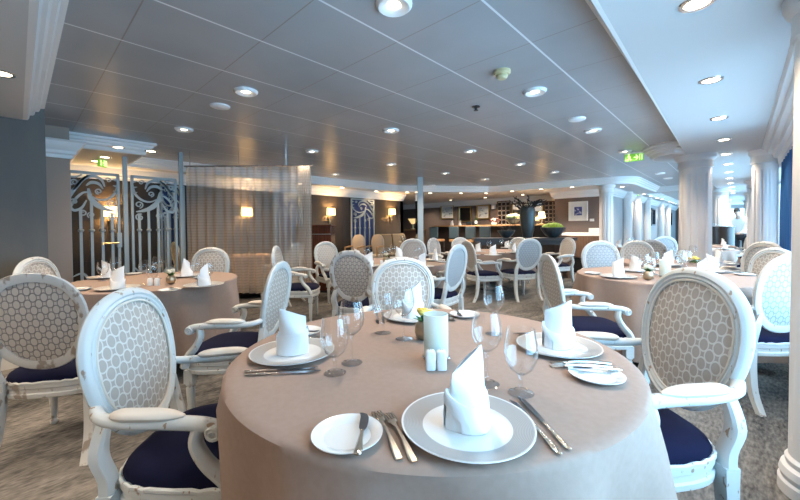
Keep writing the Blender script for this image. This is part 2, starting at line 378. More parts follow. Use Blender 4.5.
wallX('wall_long', -2.5, 10.92, 24.0, M['pale_wall'], -1)
# window wall on the right: sill, head and piers with panes between
XW = .47
PIL = [2.45, 6.95, 11.4, 15.85, 20.3]
struct('wall_right_sill', MB().box((XW+.08, 10, .25), (.16, 28, .5)), M['trim'], smooth=0)
struct('wall_right_head', MB().box((.51, 10, 2.13), (.26, 28, .26)), M['trim'], smooth=0)
ys = [-4.0]+[.05]+PIL+[24.0]
wi = 0
def PW(i): return .28 if i < 4 else .85  # far piers made wider to cut the daylight coming in
for i in range(len(ys)-1):
    a, b_ = ys[i]+PW(i), ys[i+1]-PW(i+1)
    if i == 0: a = -4
    struct('wall_right_pier', MB().box((XW+.08, ys[i+1], 1.3), (.16, 2*PW(i+1), 1.6)), M['trim'], smooth=0)
    if i == 0:
        struct('wall_right_light_block', MB().box((XW+.08, (a+b_)/2, 1.3), (.16, b_-a, 1.7)), M['trim'], smooth=0); continue  # unseen stretch walled up to keep window light off the near side
    wi += 1
    w = struct('window_%d' % wi, MB().box((XW+.08, (a+b_)/2, 1.26), (.012, b_-a, 1.52)), M['pane'], smooth=0)
    fr = MB(); k = max(1, round((b_-a)/1.3))
    for j in range(k+1): fr.box((XW+.08, a+(b_-a)*j/k, 1.26), (.07, .06, 1.52))
    for z in (.52, 2.0): fr.box((XW+.08, (a+b_)/2, z), (.07, b_-a, .06))
    o = fr.build('window_frame', M['trim'], w, smooth=0)
struct('trim_3', sweep([(.30, -4), (.30, 24)], [(-.10, 2.238), (-.085, 2.215), (-.05, 2.208), (-.04, 2.17), (0.0, 2.15), (.012, 2.11), (.05, 2.10), (.06, 2.03), (.09, 2.02)], False), M['trim'], smooth=25)
# far end wall with a bright window
wallY('wall_end_left', 24.0, -2.6, -.75, M['mauve_wall'], 1)
struct('wall_end_sill', MB().box((-.05, 24.06, .3), (1.5, .12, .6)), M['trim'], smooth=0)
struct('wall_end_head', MB().box((-.05, 24.06, 2.3), (1.5, .12, .5)), M['trim'], smooth=0)
wi += 1
w = struct('window_%d' % wi, MB().box((-.05, 24.06, 1.3), (1.4, .012, 1.5)), M['pane'], smooth=0)
fr = MB()
for x in (-.72, -.05, .6): fr.box((x, 24.06, 1.32), (.06, .07, 1.5))
fr.build('window_frame', M['trim'], w, smooth=0)
# dark doorway at the end of the long wall: panel coloured as its shaded opening
d_ = struct('doorway_1', MB().box((-1.75, 23.96, 1.0), (.9, .06, 2.0)), mat('dark_opening_shade', (.012, .02, .05), .4), smooth=0)
# crowns
CROWN = [(-.005, 2.05), (.022, 2.05), (.026, 2.085), (.05, 2.10), (.055, 2.13), (.085, 2.165), (.105, 2.20), (.112, 2.222), (.14, 2.24)]
def crown(name, pts):
    return struct(name, sweep(pts, CROWN, False), M['trim'], smooth=25)
crown('trim_4', [(-7.4, -4), (-7.4, 8.0)])
crown('trim_5', [(-11.0, 11.5), (-3.95, 11.5), (-3.95, 10.8), (-2.5, 10.8), (-2.5, 24.0)])
crown('trim_6', [(-5.57, .17), (-5.57, .43), (-7.3, .43)])
struct('baseboard_left', MB().box((-4.74, -1.89, .07), (.02, 4.14, .14)), M['trim'], smooth=0)
struct('baseboard_back', MB().box((-7.385, 2.0, .07), (.03, 12, .14)), M['dark_wood'], smooth=0)

# panel joints on the dark wall
jm = MB()
for y in (-.6, .55, 1.75, 2.95, 4.05, 5.75, 6.85):
    jm.box((-7.398, y, 1.08), (.008, .012, 1.95))
for z in (.75, 1.42):
    jm.box((-7.398, 2, z), (.008, 12, .010))
struct('trim_7', jm, M['black'], smooth=0)

# ------------------------------------------------------------------ columns
def column_mesh(R, name_body='shaft'):
    mb = MB(); seg = 96; rings = []
    for z, k, fl in ((.16, 1.0, 0), (.24, 1.0, 0), (.27, 1.0, 1), (1.93, .95, 1), (1.97, .95, 0), (2.06, .95, 0)):
        rr = []
        for j in range(seg):
            a = 2*pi*j/seg; f = (j % 8)/8
            dd = .017*fl*(1 if f == .5 else .72) if .3 < f < .7 else 0
            rr.append(((R*k-dd)*cos(a), (R*k-dd)*sin(a), z))
        rings.append(rr)
    return mb.loft(rings)
def make_column():
    t = empty('column'); R = .195
    column_mesh(R).build('shaft', M['column'], t, smooth=22)
    MB().lathe([(R+.05, 0), (R+.05, .05), (R+.035, .06), (R+.045, .085), (R+.035, .115), (R+.012, .125), (R+.018, .15), (R, .165)], 48).build('base', M['column'], t)
    MB().lathe([(R*.95, 2.05), (R*.98+.012, 2.06), (R*.98+.012, 2.075), (R+.004, 2.08), (R+.004, 2.16), (R+.03, 2.175), (R+.045, 2.20), (R+.05, 2.2395)], 48).build('capital', M['column'], t)
    return t
for (x, y), lab in zip([(-.48, 6.78), (-.42, 13.3), (-.45, 18.4)],
                       ['fluted cream column standing behind the small right-hand table, nearest of the aisle row', 'fluted cream column beyond the dark bar cabinet, second of the aisle row', 'fluted column farthest down the aisle row']):
    tag(put('column', make_column, (x, y, 0), 0, lab, 'column', 'free-standing aisle columns'), kind='structure')
for i, y in enumerate(PIL):
    lab = ['fluted cream column cut by the right picture edge, closest of the window row', 'fluted cream column beside the blue drape, second of the window row', 'third fluted column along the window row', 'fourth fluted column along the window row', 'last fluted column along the window row'][i]
    o = tag(put('column', make_column, (.305 if i == 0 else .24, y, 0), 0, lab, 'column', 'window-side columns'), kind='structure'); o.scale = (.70, .70, 1)
wallcols = [(612, 9.95, -2.40)]+[(px, onX(px, 215, -2.42).y, -2.42) for px in (627, 637, 647, 660.5, 667.5)]
for i, (px, y, x) in enumerate(wallcols):
    lab = 'fluted cream column against the pale wall, %s from the framed blue print' % ['first', 'second', 'third', 'fourth', 'fifth', 'sixth'][i]
    tag(put('column', make_column, (x, y, 0), 0, lab, 'column', 'columns along the pale wall'), kind='structure').scale = ((.8, .8, 1) if i == 0 else (.62, .62, 1))

# ------------------------------------------------------------------ ceiling fittings
ORD = ['nearest', 'second', 'third', 'fourth', 'fifth', 'sixth', 'seventh', 'eighth', 'ninth', 'tenth', 'eleventh', 'twelfth', 'thirteenth', 'fourteenth', 'fifteenth', 'sixteenth', 'seventeenth', 'eighteenth', 'nineteenth', 'twentieth']
def make_tile_light():
    t = empty('recessed_downlight')
    MB().lathe([(.030, .0), (.044, -.012), (.082, -.022), (.095, -.010), (.097, 0)], 28, cap0=False).build('bezel', M['trim'], t)
    MB().lathe([(.0, -.008), (.031, -.009), (.031, -.002)], 20).build('lens', M['bulb'], t)
    return t
def make_soffit_light():
    t = empty('recessed_downlight')
    MB().lathe([(.046, 0), (.05, -.006), (.066, -.007), (.07, 0)], 28, cap0=False).build('bezel', M['chrome'], t)
    MB().lathe([(.0, -.004), (.047, -.005), (.047, -.0008)], 20).build('lens', M['bulb'], t)
    return t
LAMPS = []
def spot(p, e, col=(1, .81, .61), size=128, rad=.045):
    l = bpy.data.lights.new('downlight_lamp', 'SPOT'); l.energy = e; l.color = col; l.spot_size = radians(size); l.spot_blend = .75; l.shadow_soft_size = rad
    o = bpy.data.objects.new('downlight_lamp', l); COL.objects.link(o); o.location = (p[0], p[1], p[2]-.03); LAMPS.append(o); return o
SPOT_T, SPOT_S = 62, 46
tile_px = [(394, 4), (246, 91), (535, 91), (184, 129), (391, 130), (593, 130), (470, 151), (312, 151), (445, 173), (391, 164), (335, 174), (485, 179), (520, 164), (554, 172), (625, 151), (432, 185), (660, 173), (668, 178)]
pts = sorted([G(x, y, ZT) for x, y in tile_px], key=lambda p: (p-CAMP).length)
for i, p in enumerate(pts):
    put('tl', make_tile_light, (p.x, p.y, ZT), 0, 'lit round downlight with white bezel in the tiled ceiling, %s from the photographer' % ORD[i], 'ceiling light', 'downlights in the tiled ceiling')
    spot((p.x, p.y, ZT), SPOT_T)
row_px = [(697, 3), (711, 80), (719, 118), (724, 139.5), (726, 154), (728, 164), (729, 172), (729.6, 178), (730.5, 183), (731.5, 187), (732.3, 190.5), (733, 193)]
for i, (x, y) in enumerate(row_px):
    p = G(x, y, ZS); put('sl', make_soffit_light, (p.x, p.y, ZS), 0, '%s lit recessed downlight along the smooth ceiling strip beside the windows' % ORD[i], 'ceiling light', 'window-side downlights')
    spot((p.x, p.y, ZS), SPOT_S)
grp_px = [('above the gate', [(118, 147), (105, 157), (96, 161), (151, 151)]),
          ('along the dark panelled wall', [(248, 179), (300, 183.6), (342, 187.5), (376, 191), (407, 192)]),
          ('over the bar', [(430, 193), (461, 193), (486, 193), (512, 191), (541, 189)]),
          ('over the pale wall columns', [(572, 187), (606, 185), (622, 186.7), (644, 194), (651, 196), (657, 198), (662, 199), (669.5, 201.5), (672.5, 202.6), (676, 203.5)])]
for nm, L_ in grp_px:
    for i, (x, y) in enumerate(L_):
        p = G(x, y, ZS)
        put('sl', make_soffit_light, (p.x, p.y, ZS), 0, '%s lit recessed downlight in the lowered ceiling %s' % (['first', 'second', 'third', 'fourth', 'fifth', 'sixth', 'seventh', 'eighth', 'ninth', 'tenth'][i], nm), 'ceiling light', 'downlights '+nm)
        spot((p.x, p.y, ZS), SPOT_S*{'above the gate': .3, 'over the bar': 4.5, 'along the dark panelled wall': .8}.get(nm, 1.2), (1, .60, .28) if 'bar' not in nm and 'pale' not in nm else (1, .83, .66))
for i, x in enumerate((-9.0, -7.6, -6.2, -4.9)):  # extra downlights added to brighten the dark picture wall
    put('sl', make_soffit_light, (x, 10.75, ZS), 0, '%s added downlight brightening the wall close above the framed pictures' % ('first', 'second', 'third', 'fourth')[i], 'ceiling light', 'added downlights above the framed pictures'); spot((x, 10.75, ZS), 58, (1, .8, .6), 150)
p = G(1, 73, ZS); put('sl', make_soffit_light, (p.x, p.y, ZS), 0, 'lit recessed downlight at the left edge near the slate grey wall', 'ceiling light', 'downlights by the slate wall'); spot((p.x, p.y, ZS), SPOT_S)
def speaker_disc(px, py, lab):
    p = G(px, py, ZT); o = MB().lathe([(0.0, -.016), (.07, -.016), (.085, -.010), (.09, .0)], 28).build('ceiling_speaker', M['trim'], loc=(p.x, p.y, ZT)); tag(o, lab, 'speaker', 'ceiling speakers')
speaker_disc(220, 106, 'round white unlit disc on the ceiling tile behind the left downlight')
speaker_disc(577, 119, 'round white unlit disc on the ceiling tile towards the columns')
p = G(502, 71, ZT); t = empty('smoke_detector', (p.x, p.y, ZT)); tag(t, 'ivory smoke detector on the ceiling tiles above the aisle', 'smoke detector')
MB().lathe([(.062, 0), (.062, -.02), (.052, -.03), (.0, -.03)], 24).build('base', M['det'], t); MB().lathe([(.04, -.028), (.042, -.045), (.03, -.06), (0, -.062)], 24).build('sensor', M['det'], t)
p = G(476, 106.5, ZT); t = empty('sprinkler_head', (p.x, p.y, ZT)); tag(t, 'small dark sprinkler head under the ceiling tiles', 'sprinkler')
MB().lathe([(.038, 0), (.038, -.008), (.012, -.012), (.009, -.035), (.0, -.035)], 16).build('collar', M['black'], t); MB().lathe([(.022, -.036), (.022, -.040), (0, -.041)], 16).build('deflector', M['black'], t)
p = G(433, 179, ZT)
def exit_sign(px, py, z, d, w, lab):
    c = atd(px, py, d); t = empty('exit_sign', c, atan2(c.y, c.x)-pi/2+ (0 if w > .2 else radians(55)))
    h = .115
    MB().box((0, 0, 0), (w, .025, h)).build('lit_panel', M['exit_green'], t, smooth=0, bevel=.004)
    MB().box((0, 0, h/2+.012), (w*1.02, .04, .024)).build('housing', M['trim'], t, smooth=0, bevel=.004)
    rz = z-c.z-h/2-.02
    if rz > .012: MB().box((0, 0, h/2+.02+rz/2), (.02, .02, rz)).build('stem', M['trim'], t, smooth=0)
    s = MB(); y = -.0165
    # running figure, arrow and doorway strokes
    s.ribbon([(-.30*w, .035), (-.24*w, .0)], .018, .006, y0=y); s.ribbon([(-.24*w, 0), (-.33*w, -.04)], .012, .006, y0=y); s.ribbon([(-.24*w, 0), (-.17*w, -.04)], .012, .006, y0=y)
    s.ribbon([(-.36*w, .01), (-.27*w, .022), (-.18*w, .006)], .010, .006, y0=y); s.box((-.28*w, y, .05), (.022, .006, .022))
    s.ribbon([(-.02*w, 0), (.2*w, 0)], .016, .006, y0=y); s.ribbon([(.1*w, .04), (.21*w, 0), (.1*w, -.04)], .016, .006, y0=y)
    s.ribbon([(.30*w, -.045), (.30*w, .045), (.42*w, .045), (.42*w, -.045)], .014, .006, y0=y)
    s.build('symbols', M['exit_white'], t, smooth=0)
    tag(t, lab, 'exit sign', 'exit signs')
exit_sign(634, 157.5, ZT, 5.7, .245, 'lit green exit sign hanging from the tiled ceiling near the round column')
exit_sign(102, 163, ZS, 5.2, .15, 'lit green exit sign turned edge-on above the iron gate')
exit_sign(639, 194, ZS, 11.5, .20, 'tiny green exit sign far off by the pale wall')

# ------------------------------------------------------------------ iron gate leaves
def iron_leaf(w, h, zb, mirror=False, bottom=True):
    f, b, o = MB(), MB(), MB()
    X = lambda x: (w-x*w if mirror else x*w)
    f.box((w/2, 0, zb+h), (w, .03, .035)); f.box((w/2, 0, zb), (w, .03, .035)); f.box((.012, 0, zb+h/2), (.03, .03, h)); f.box((w-.012, 0, zb+h/2), (.03, .03, h))
    zt = zb+h
    for x, k in ((.16, .29), (.36, .245), (.57, .20), (.78, .27)):
        z1 = zt-k*h*.98
        b.box((X(x), 0, (zb+z1)/2), (.030, .026, z1-zb)); b.lathe([(.017, -.02), (.03, -.012), (.033, 0), (.03, .012), (.017, .02)], 12, (X(x), 0, zb+h*.585))
    u = .31*h           # motif scale
    Q = lambda x, z: (X(x), zt-.02-(1-z)*u)
    R = lambda pts, wd: o.ribbon([Q(x, z) for x, z in pts], wd, .016)
    def C(cx, cz, r, a0, a1, wd, k=.3):          # a scroll: radius shrinks from r to k*r
        px_, pz_ = Q(cx, cz); sg = -1 if mirror else 1
        o.ribbon([(px_+sg*x, pz_+z) for x, z in curl(0, 0, r, r*k, radians(a0), radians(a1), 26)], wd, .016)
    R(sm2([(.05, .99), (.03, .84), (.08, .62), (.22, .46), (.40, .42), (.56, .50)], 5), [.012, .022, .030, .028, .022, .012])      # great C on the outer side
    for t in (.9, .76, .63): R([(.035+.03*(1-t), t), (.13, t+.02)], [.03, .006])                                                      # its leaf barbs
    R(sm2([(.30, .74), (.36, .90), (.52, .97), (.70, .90), (.84, .70), (.97, .46)], 5), [.012, .030, .040, .040, .034, .022])         # arching plume
    R(sm2([(.33, .68), (.42, .80), (.56, .82), (.66, .74)], 5), [.012, .034, .040, .014])
    R(sm2([(.10, .16), (.28, .20), (.46, .30), (.58, .46), (.62, .68)], 5), [.012, .046, .066, .056, .020])                            # swoosh
    R(sm2([(.62, .98), (.76, .84), (.88, .66), (.97, .58)], 5), [.024, .026, .026, .020])
    R(sm2([(.74, .99), (.84, .93), (.97, .92)], 5), .020)
    R(sm2([(.66, .40), (.76, .22), (.90, .16), (.97, .26)], 5), [.012, .030, .034, .012])
    R(sm2([(.60, .60), (.74, .56), (.88, .40), (.97, .20)], 5), [.012, .026, .030, .016])
    for cx, cz, r, a0, a1 in ((.16, .34, .050, -80, 400), (.17, .02, .052, 60, 540), (.58, .06, .040, -60, 400), (.88, .80, .042, -60, 420), (.74, .10, .040, 40, 500), (.42, .62, .038, -90, 380), (.90, .36, .036, 0, 420), (.22, .90, .032, 0, 400)):
        C(cx, cz, r, a0, a1, [.014, .016, .010])
    if bottom:
        Q2 = lambda x, z: (X(x), zb+.02+z*u)
        R2 = lambda pts, wd: o.ribbon([Q2(x, z) for x, z in pts], wd, .016)
        R2(sm2([(.02, .62), (.2, .52), (.45, .30), (.7, .22), (.95, .36)], 5), [.016, .050, .060, .040, .016])
        R2(sm2([(.05, .12), (.3, .30), (.55, .55), (.75, .85), (.95, .80)], 5), [.016, .040, .040, .026, .012])
        R2(sm2([(.04, .92), (.16, .80), (.34, .84), (.48, 1.0)], 5), [.012, .030, .030, .010])
        for cx, cz, r in ((.36, .66, .050), (.86, .62, .052), (.2, .12, .045), (.62, .08, .045)):
            px_, pz_ = Q2(cx, cz); o.ribbon([(px_+x, pz_+z) for x, z in curl(0, 0, r, .012, radians(-60), radians(430), 24)], [.015, .016, .010], .016)
    return f, b, o
XG = -6.16
def gate_leaf(y0, y1, mirror, lab, handle):
    t = empty('iron_gate', (XG, y0, 0), pi/2); w = y1-y0
    f, b, o = iron_leaf(w, 1.80, .18, mirror)
    f.box((.012, 0, .09), (.03, .03, .18)); f.box((w-.012, 0, .09), (.03, .03, .18))
    f.build('frame', M['iron'], t, smooth=0); b.build('bars', M['iron'], t, smooth=30); o.build('scrollwork', M['iron'], t, smooth=30)
    if handle:
        k = MB().box((w-.012, -.025, 1.10), (.055, .02, .20)); lp = k.build('lock_plate', M['iron'], t, smooth=0, bevel=.004)
        MB().tube([(w-.02, -.05, 1.06), (w-.20, -.06, 1.06)], .010).build('handle', M['gold'], lp)
    tag(t, lab, 'gate', 'iron gate leaves')
yl0, ym, yr1 = onX(69, 230, XG).y, onX(126, 230, XG).y, onX(182, 230, XG).y
gate_leaf(yl0, ym-.065, True, 'pale iron gate leaf with brass lever handle, by the beige wall end', True)
gate_leaf(ym+.065, yr1-.065, False, 'pale iron gate leaf between the two tall posts, beside the sheer curtain', False)
for y, z, lab in ((ym, ZS, 'slim pale steel post between the two iron gate leaves'), (yr1, ZT, 'slim pale steel post at the left end of the sheer curtain')):
    t = empty('steel_post', (XG, y, 0)); MB().box((0, 0, z/2), (.045, .05, z)).build('upright', M['iron'], t, smooth=0); MB().box((0, 0, .006), (.12, .12, .012)).build('foot_plate', M['iron'], t, smooth=0); tag(t, lab, 'post', 'gate posts')
# blue boards with the same ironwork on the dark wall
def blue_board(px0, px1, lab, ztop=2.03):
    a, b_ = onX(px0, 215, -7.4).y, onX(px1, 215, -7.4).y; w = b_-a
    t = empty('ironwork_panel', (-7.385, a, 0), pi/2); MB().box((w/2, 0, ztop/2+.075), (w, .03, ztop-.15)).build('board', M['blue_board'], t, smooth=0)
    f, b2, o = iron_leaf(w, ztop-.2, .18, False)
    for m_, n_ in ((f, 'frame'), (b2, 'bars'), (o, 'scrollwork')):
        m_.v = [(x, y-.03, z) for x, y, z in m_.v]; m_.build(n_, M['iron'], t, smooth=0 if n_ == 'frame' else 30)
    tag(t, lab, 'wall panel', 'blue ironwork panels')
blue_board(160, 184, 'blue panel with pale ironwork seen through the right gate leaf')
blue_board(274, 301, 'blue panel with pale ironwork seen through the sheer curtain')
blue_board(350, 373, 'blue panel with pale ironwork between the two unveiled wall lamps')
# sconces
def make_sconce():
    t = empty('wall_lamp')
    MB().lathe([(.032, -.16), (.045, -.155), (.045, -.135), (.032, -.13)], 16).build('boss', M['gold'], t)
    MB().tube([(0, 0, -.145), (0, -.04, -.15), (0, -.075, -.12), (0, -.08, -.02)], .009).build('arm', M['gold'], t)
    mb = MB(); n = 28; rg = []
    for z, k in ((-.075, 1.0), (.085, .92)):
        rg.append([(.115*k*cos(2*pi*j/n), -.085+.075*k*sin(2*pi*j/n), z) for j in range(n)])
    mb.loft(rg, False, False).build('lamp_shade', M['shade'], t)
    MB().tube([(0, -.02, -.15), (0, -.03, -.24), (0.0, -.02, -.30)], [.012, .016, .006]).build('drop', M['gold'], t)
    return t
for px, lab in ((110, 'lit wall lamp behind the left iron gate leaf'), (245, 'lit wall lamp glowing through the sheer curtain'), (329, 'lit wall lamp above the mahogany host stand'), (390, 'lit wall lamp right of the blue ironwork panel')):
    q = onX(px, 212, -7.4); z = 1.22+(q.z-1.22)
    put('sconce', make_sconce, (-7.398, q.y, q.z), pi/2, lab, 'wall lamp', 'wall lamps on the dark wall')
    l = bpy.data.lights.new('wall_lamp_bulb', 'POINT'); l.energy = 26; l.color = (1, .62, .26); l.shadow_soft_size = .05
    o = bpy.data.objects.new('wall_lamp_bulb', l); COL.objects.link(o); o.location = (-7.398+.085, q.y, q.z)
# sheer curtain on its rail
A_, B_ = PD(187, 5.40), PD(312, 5.45)
L_ = (B_-A_).length; ang = atan2((B_-A_).y, (B_-A_).x)
t = empty('sheer_curtain', (A_.x, A_.y, 0), ang); tag(t, 'sheer beige net curtain hanging from a ceiling rail beside the gate', 'curtain')
mb = MB(); nx = 260; zs = [.27, .8, 1.4, 1.9, 2.17]; rows = []
for z in zs:
    k = .55+.45*(2.17-z)/1.9
    rows.append([(x*L_/nx, k*(.035*sin(x*L_/nx*52+1.3*sin(x*.05))+.018*sin(x*L_/nx*23+.6)), z) for x in range(nx+1)])
mb.loft(rows, False, False, False).build('net_drape', M['sheer'], t)
mb2 = MB(); rows = []
for z in zs: rows.append([(L_-.19+x*.19/40, -.05+.02*sin(x*.9), z) for x in range(41)])
mb2.loft(rows, False, False, False).build('gathered_edge', M['sheer'], t)
MB().tube([(-.02, 0, 2.18), (L_+.02, 0, 2.18)], .013).build('rail', M['chrome'], t)
for x in (.06, .42*L_, .8*L_): MB().tube([(x, 0, 2.18), (x, 0, ZT)], .007).build('hanger', M['chrome'], t)
# glass partition seen almost edge-on
P1, P2 = PD(420.5, 8.3), PD(415.5, 9.3)
a = atan2((P2-P1).y, (P2-P1).x); L2 = (P2-P1).length
t = empty('glass_partition', (P1.x, P1.y, 0), a); tag(t, 'tall glass screen with a pale edge post, behind the middle table', 'glass screen')
MB().box((0, 0, 1.2), (.05, .13, 2.40)).build('edge_post', M['post'], t, smooth=0, bevel=.006)
MB().box((L2/2, 0, 1.15), (L2-.05, .012, 2.2)).build('glass_pane', M['partition'], t, smooth=0)
MB().box((L2/2, 0, .03), (L2-.05, .05, .06)).build('floor_shoe', M['chrome'], t, smooth=0)
# blue drape by the window
t = empty('blue_drape', (.385, 5.2, 0), pi/2); tag(t, 'royal blue floor-length drape hanging beside the window column', 'curtain')
mb = MB(); rows = []
for z in (.06, .7, 1.4, 2.0):
    rows.append([(x*1.45/90, .032*sin(x*.42)*(1.0 if z < 1.9 else .6), z) for x in range(91)])
mb.loft(rows, False, False, False).build('drape', M['blue_curtain'], t)
MB().tube([(-.05, 0, 2.01), (1.5, 0, 2.01)], .012).build('rail', M['chrome'], t)
# ------------------------------------------------------------------ chair
def oval(a, k=1.0, inset=0.0):
    """medallion outline, a from the right side counter-clockwise: local (x, z) about the oval's centre"""
    hw, hh = .243-inset, .268-inset
    s = sin(a); c = cos(a)
    e = .92
    x = hw*(abs(c)**e)*(1 if c >= 0 else -1)*(1+.085*s); z = hh*(abs(s)**e)*(1 if s >= 0 else -1)
    return x*k, z*k
CZ, CY, REC = .772, -.285, .17       # oval centre height, set-back, recline
def back_pt(x, z, n):                # oval-plane coordinates -> chair space, n = forward offset
    return (x, CY-z*REC-.25*x*x+n+.012, CZ+z)
def chair_outline(k=1.0, inset=0.0, n=44):
    """seat outline, rounded bow front, narrower back"""
    out = []
    for i in range(n):
        a = 2*pi*i/n; c, s = cos(a), sin(a); e = .58
        x = (.275-inset)*(abs(c)**e)*(1 if c >= 0 else -1); y = (.255-inset)*(abs(s)**e)*(1 if s >= 0 else -1)
        x *= 1+.10*(y/.255); y += (.022 if y > 0 else 0)*(1-(x/.30)**2)
        out.append((x, y))
    return out
def make_chair(fabric='lattice', paint='chair_paint'):
    P = M[paint]; t = empty('medallion_armchair')
    n = 56
    # oval back frame: moulded ring + the two stiles down to the seat
    prof = [(0, -.012), (-.004, -.003), (0, .008), (.006, .015), (.018, .019), (.025, .013), (.029, .013), (.034, .017), (.041, .012), (.046, .003), (.046, -.012), (.032, -.015), (.012, -.015)]
    rings = [[back_pt(*oval(2*pi*i/n, 1, o), y) for o, y in prof] for i in range(n)]; rings.append(rings[0])
    mb = MB().loft(rings, False, False)
    for s in (-1, 1):
        x0, z0 = oval(radians(-30 if s > 0 else 210), 1, .022); p = back_pt(x0, z0, -.002)
        path = [(p[0], p[1], p[2]), (s*.218, -.262, .53), (s*.212, -.238, .445), (s*.215, -.235, .37)]
        rr = []
        for (x, y, z), w in zip(cat_spline(path, 4), [.012, .018, .023, .027, .029, .029, .029, .029, .029, .029, .029, .028, .027]):
            rr.append([(x-w*.9, y-.019, z), (x+w*.9, y-.019, z), (x+w*.9, y+.012, z), (x+w*.5, y+.019, z), (x-w*.5, y+.019, z), (x-w*.9, y+.012, z)])
        mb.loft(rr)
    mb.build('back_frame', P, t, smooth=32)
    # padded panel
    mb = MB(); R_ = [1, .97, .85, .65, .4, .15]
    for sg in (1, -1):
        rings = [[back_pt(*oval(2*pi*i/n, k, .036), sg*(.002+.016*(1-k*k))) for i in range(n)] for k in R_]
        mb.loft(rings, False, True)
    mb.build('back_panel', M[fabric], t, smooth=60)
    # beaded inner edge
    mb = MB().tube([back_pt(*oval(2*pi*i/72, 1, .047), .010) for i in range(72)], .005, 6, closed=True)
    mb.build('piping', M['arm_pad'], t)
    # seat rail
    zz = [(.345, .012), (.352, .002), (.372, 0), (.378, .007), (.398, .008), (.404, .001), (.422, 0), (.430, .008), (.432, .04)]
    mb = MB().loft([[(x, y, z) for x, y in chair_outline(1, i)] for z, i in zz])
    ol = chair_outline(1, .004, 88)
    mb.tube([(x, y, .432+.003*sin(i*2.2)) for i, (x, y) in enumerate(ol)], .009, 6, closed=True)
    mb.build('seat_rail', P, t, smooth=35)
    # cushion
    cz = [(.426, .012), (.446, .008), (.464, .016), (.480, .045), (.489, .10), (.494, .18)]
    MB().loft([[(x, y, z) for x, y in chair_outline(1, i)] for z, i in cz], False, True).build('seat_cushion', M['navy'], t, smooth=70)
    # arms with pads
    for s in (-1, 1):
        p0 = back_pt(*oval(radians(-18 if s > 0 else 198), .985), .0)
        path = cat_spline([p0, (s*.262, -.22, .668), (s*.285, -.12, .665), (s*.297, 0, .668), (s*.300, .10, .662), (s*.298, .155, .648)], 5)
        rad = [.019+.006*min(1, i/12) for i in range(len(path))]
        mb = MB().tube(path, rad, 10, asp=.85, up=(0, 0, 1))
        mb.lathe([(.0, -.030), (.026, -.028), (.030, -.018), (.030, .018), (.026, .028), (.0, .030)], 16)
        k = 16*6; base = len(mb.v)-k     # scroll drum turned on its side at the arm end
        for i in range(base, len(mb.v)):
            x, y, z = mb.v[i]; mb.v[i] = (s*.298+z, .150+x*.9, .640+y*.9)
        for sd in (-1, 1):
            mb.tube([(s*.298+sd*.0305, .150+q[0], .640+q[1]) for q in curl(0, 0, .022, .004, pi*.9, -pi*2.2, 16)], .004, 5)
        sup = cat_spline([(s*.297, .095, .650), (s*.299, .088, .60), (s*.296, .120, .535), (s*.288, .175, .47), (s*.280, .205, .40)], 5)
        mb.tube(sup, [.020+.007*(i/len(sup)) for i in range(len(sup))], 8, asp=1.15, up=(1, 0, 0))
        arm = mb.build('arm', P, t, smooth=45)
        pad = MB(); pp = cat_spline([(s*.270, -.185, .686), (s*.286, -.11, .690), (s*.296, -.02, .692), (s*.298, .055, .688)], 5)
        w = [.006, .018, .025, .028, .030, .030, .030, .030, .030, .030, .029, .027, .024, .018, .012, .006]
        pad.tube(pp, w[:len(pp)], 12, asp=.62, up=(0, 0, 1)); pad.build('arm_pad', M['arm_pad'], arm)
    # legs
    for s in (-1, 1):
        b = MB().box((s*.236, .196, .325), (.056, .056, .085))
        b.lathe([(.026, .285), (.030, .278), (.026, .268), (.020, .262), (.027, .250), (.026, .23), (.016, .045), (.013, .035), (.020, .025), (.020, .012), (.014, 0)], 14, (s*.236, .196, 0))
        b.build('front_leg', P, t, smooth=35)
        pth = cat_spline([(s*.215, -.235, .40), (s*.217, -.238, .27), (s*.222, -.262, .12), (s*.232, -.325, .0)], 4); rr = []
        for i, p in enumerate(pth):
            w = .027-.009*i/len(pth)
            rr.append([(p.x-w, p.y-w, p.z), (p.x+w, p.y-w, p.z), (p.x+w, p.y+w*.8, p.z), (p.x-w, p.y+w*.8, p.z)])
        MB().loft(rr).build('back_leg', P, t, smooth=25)
    return t

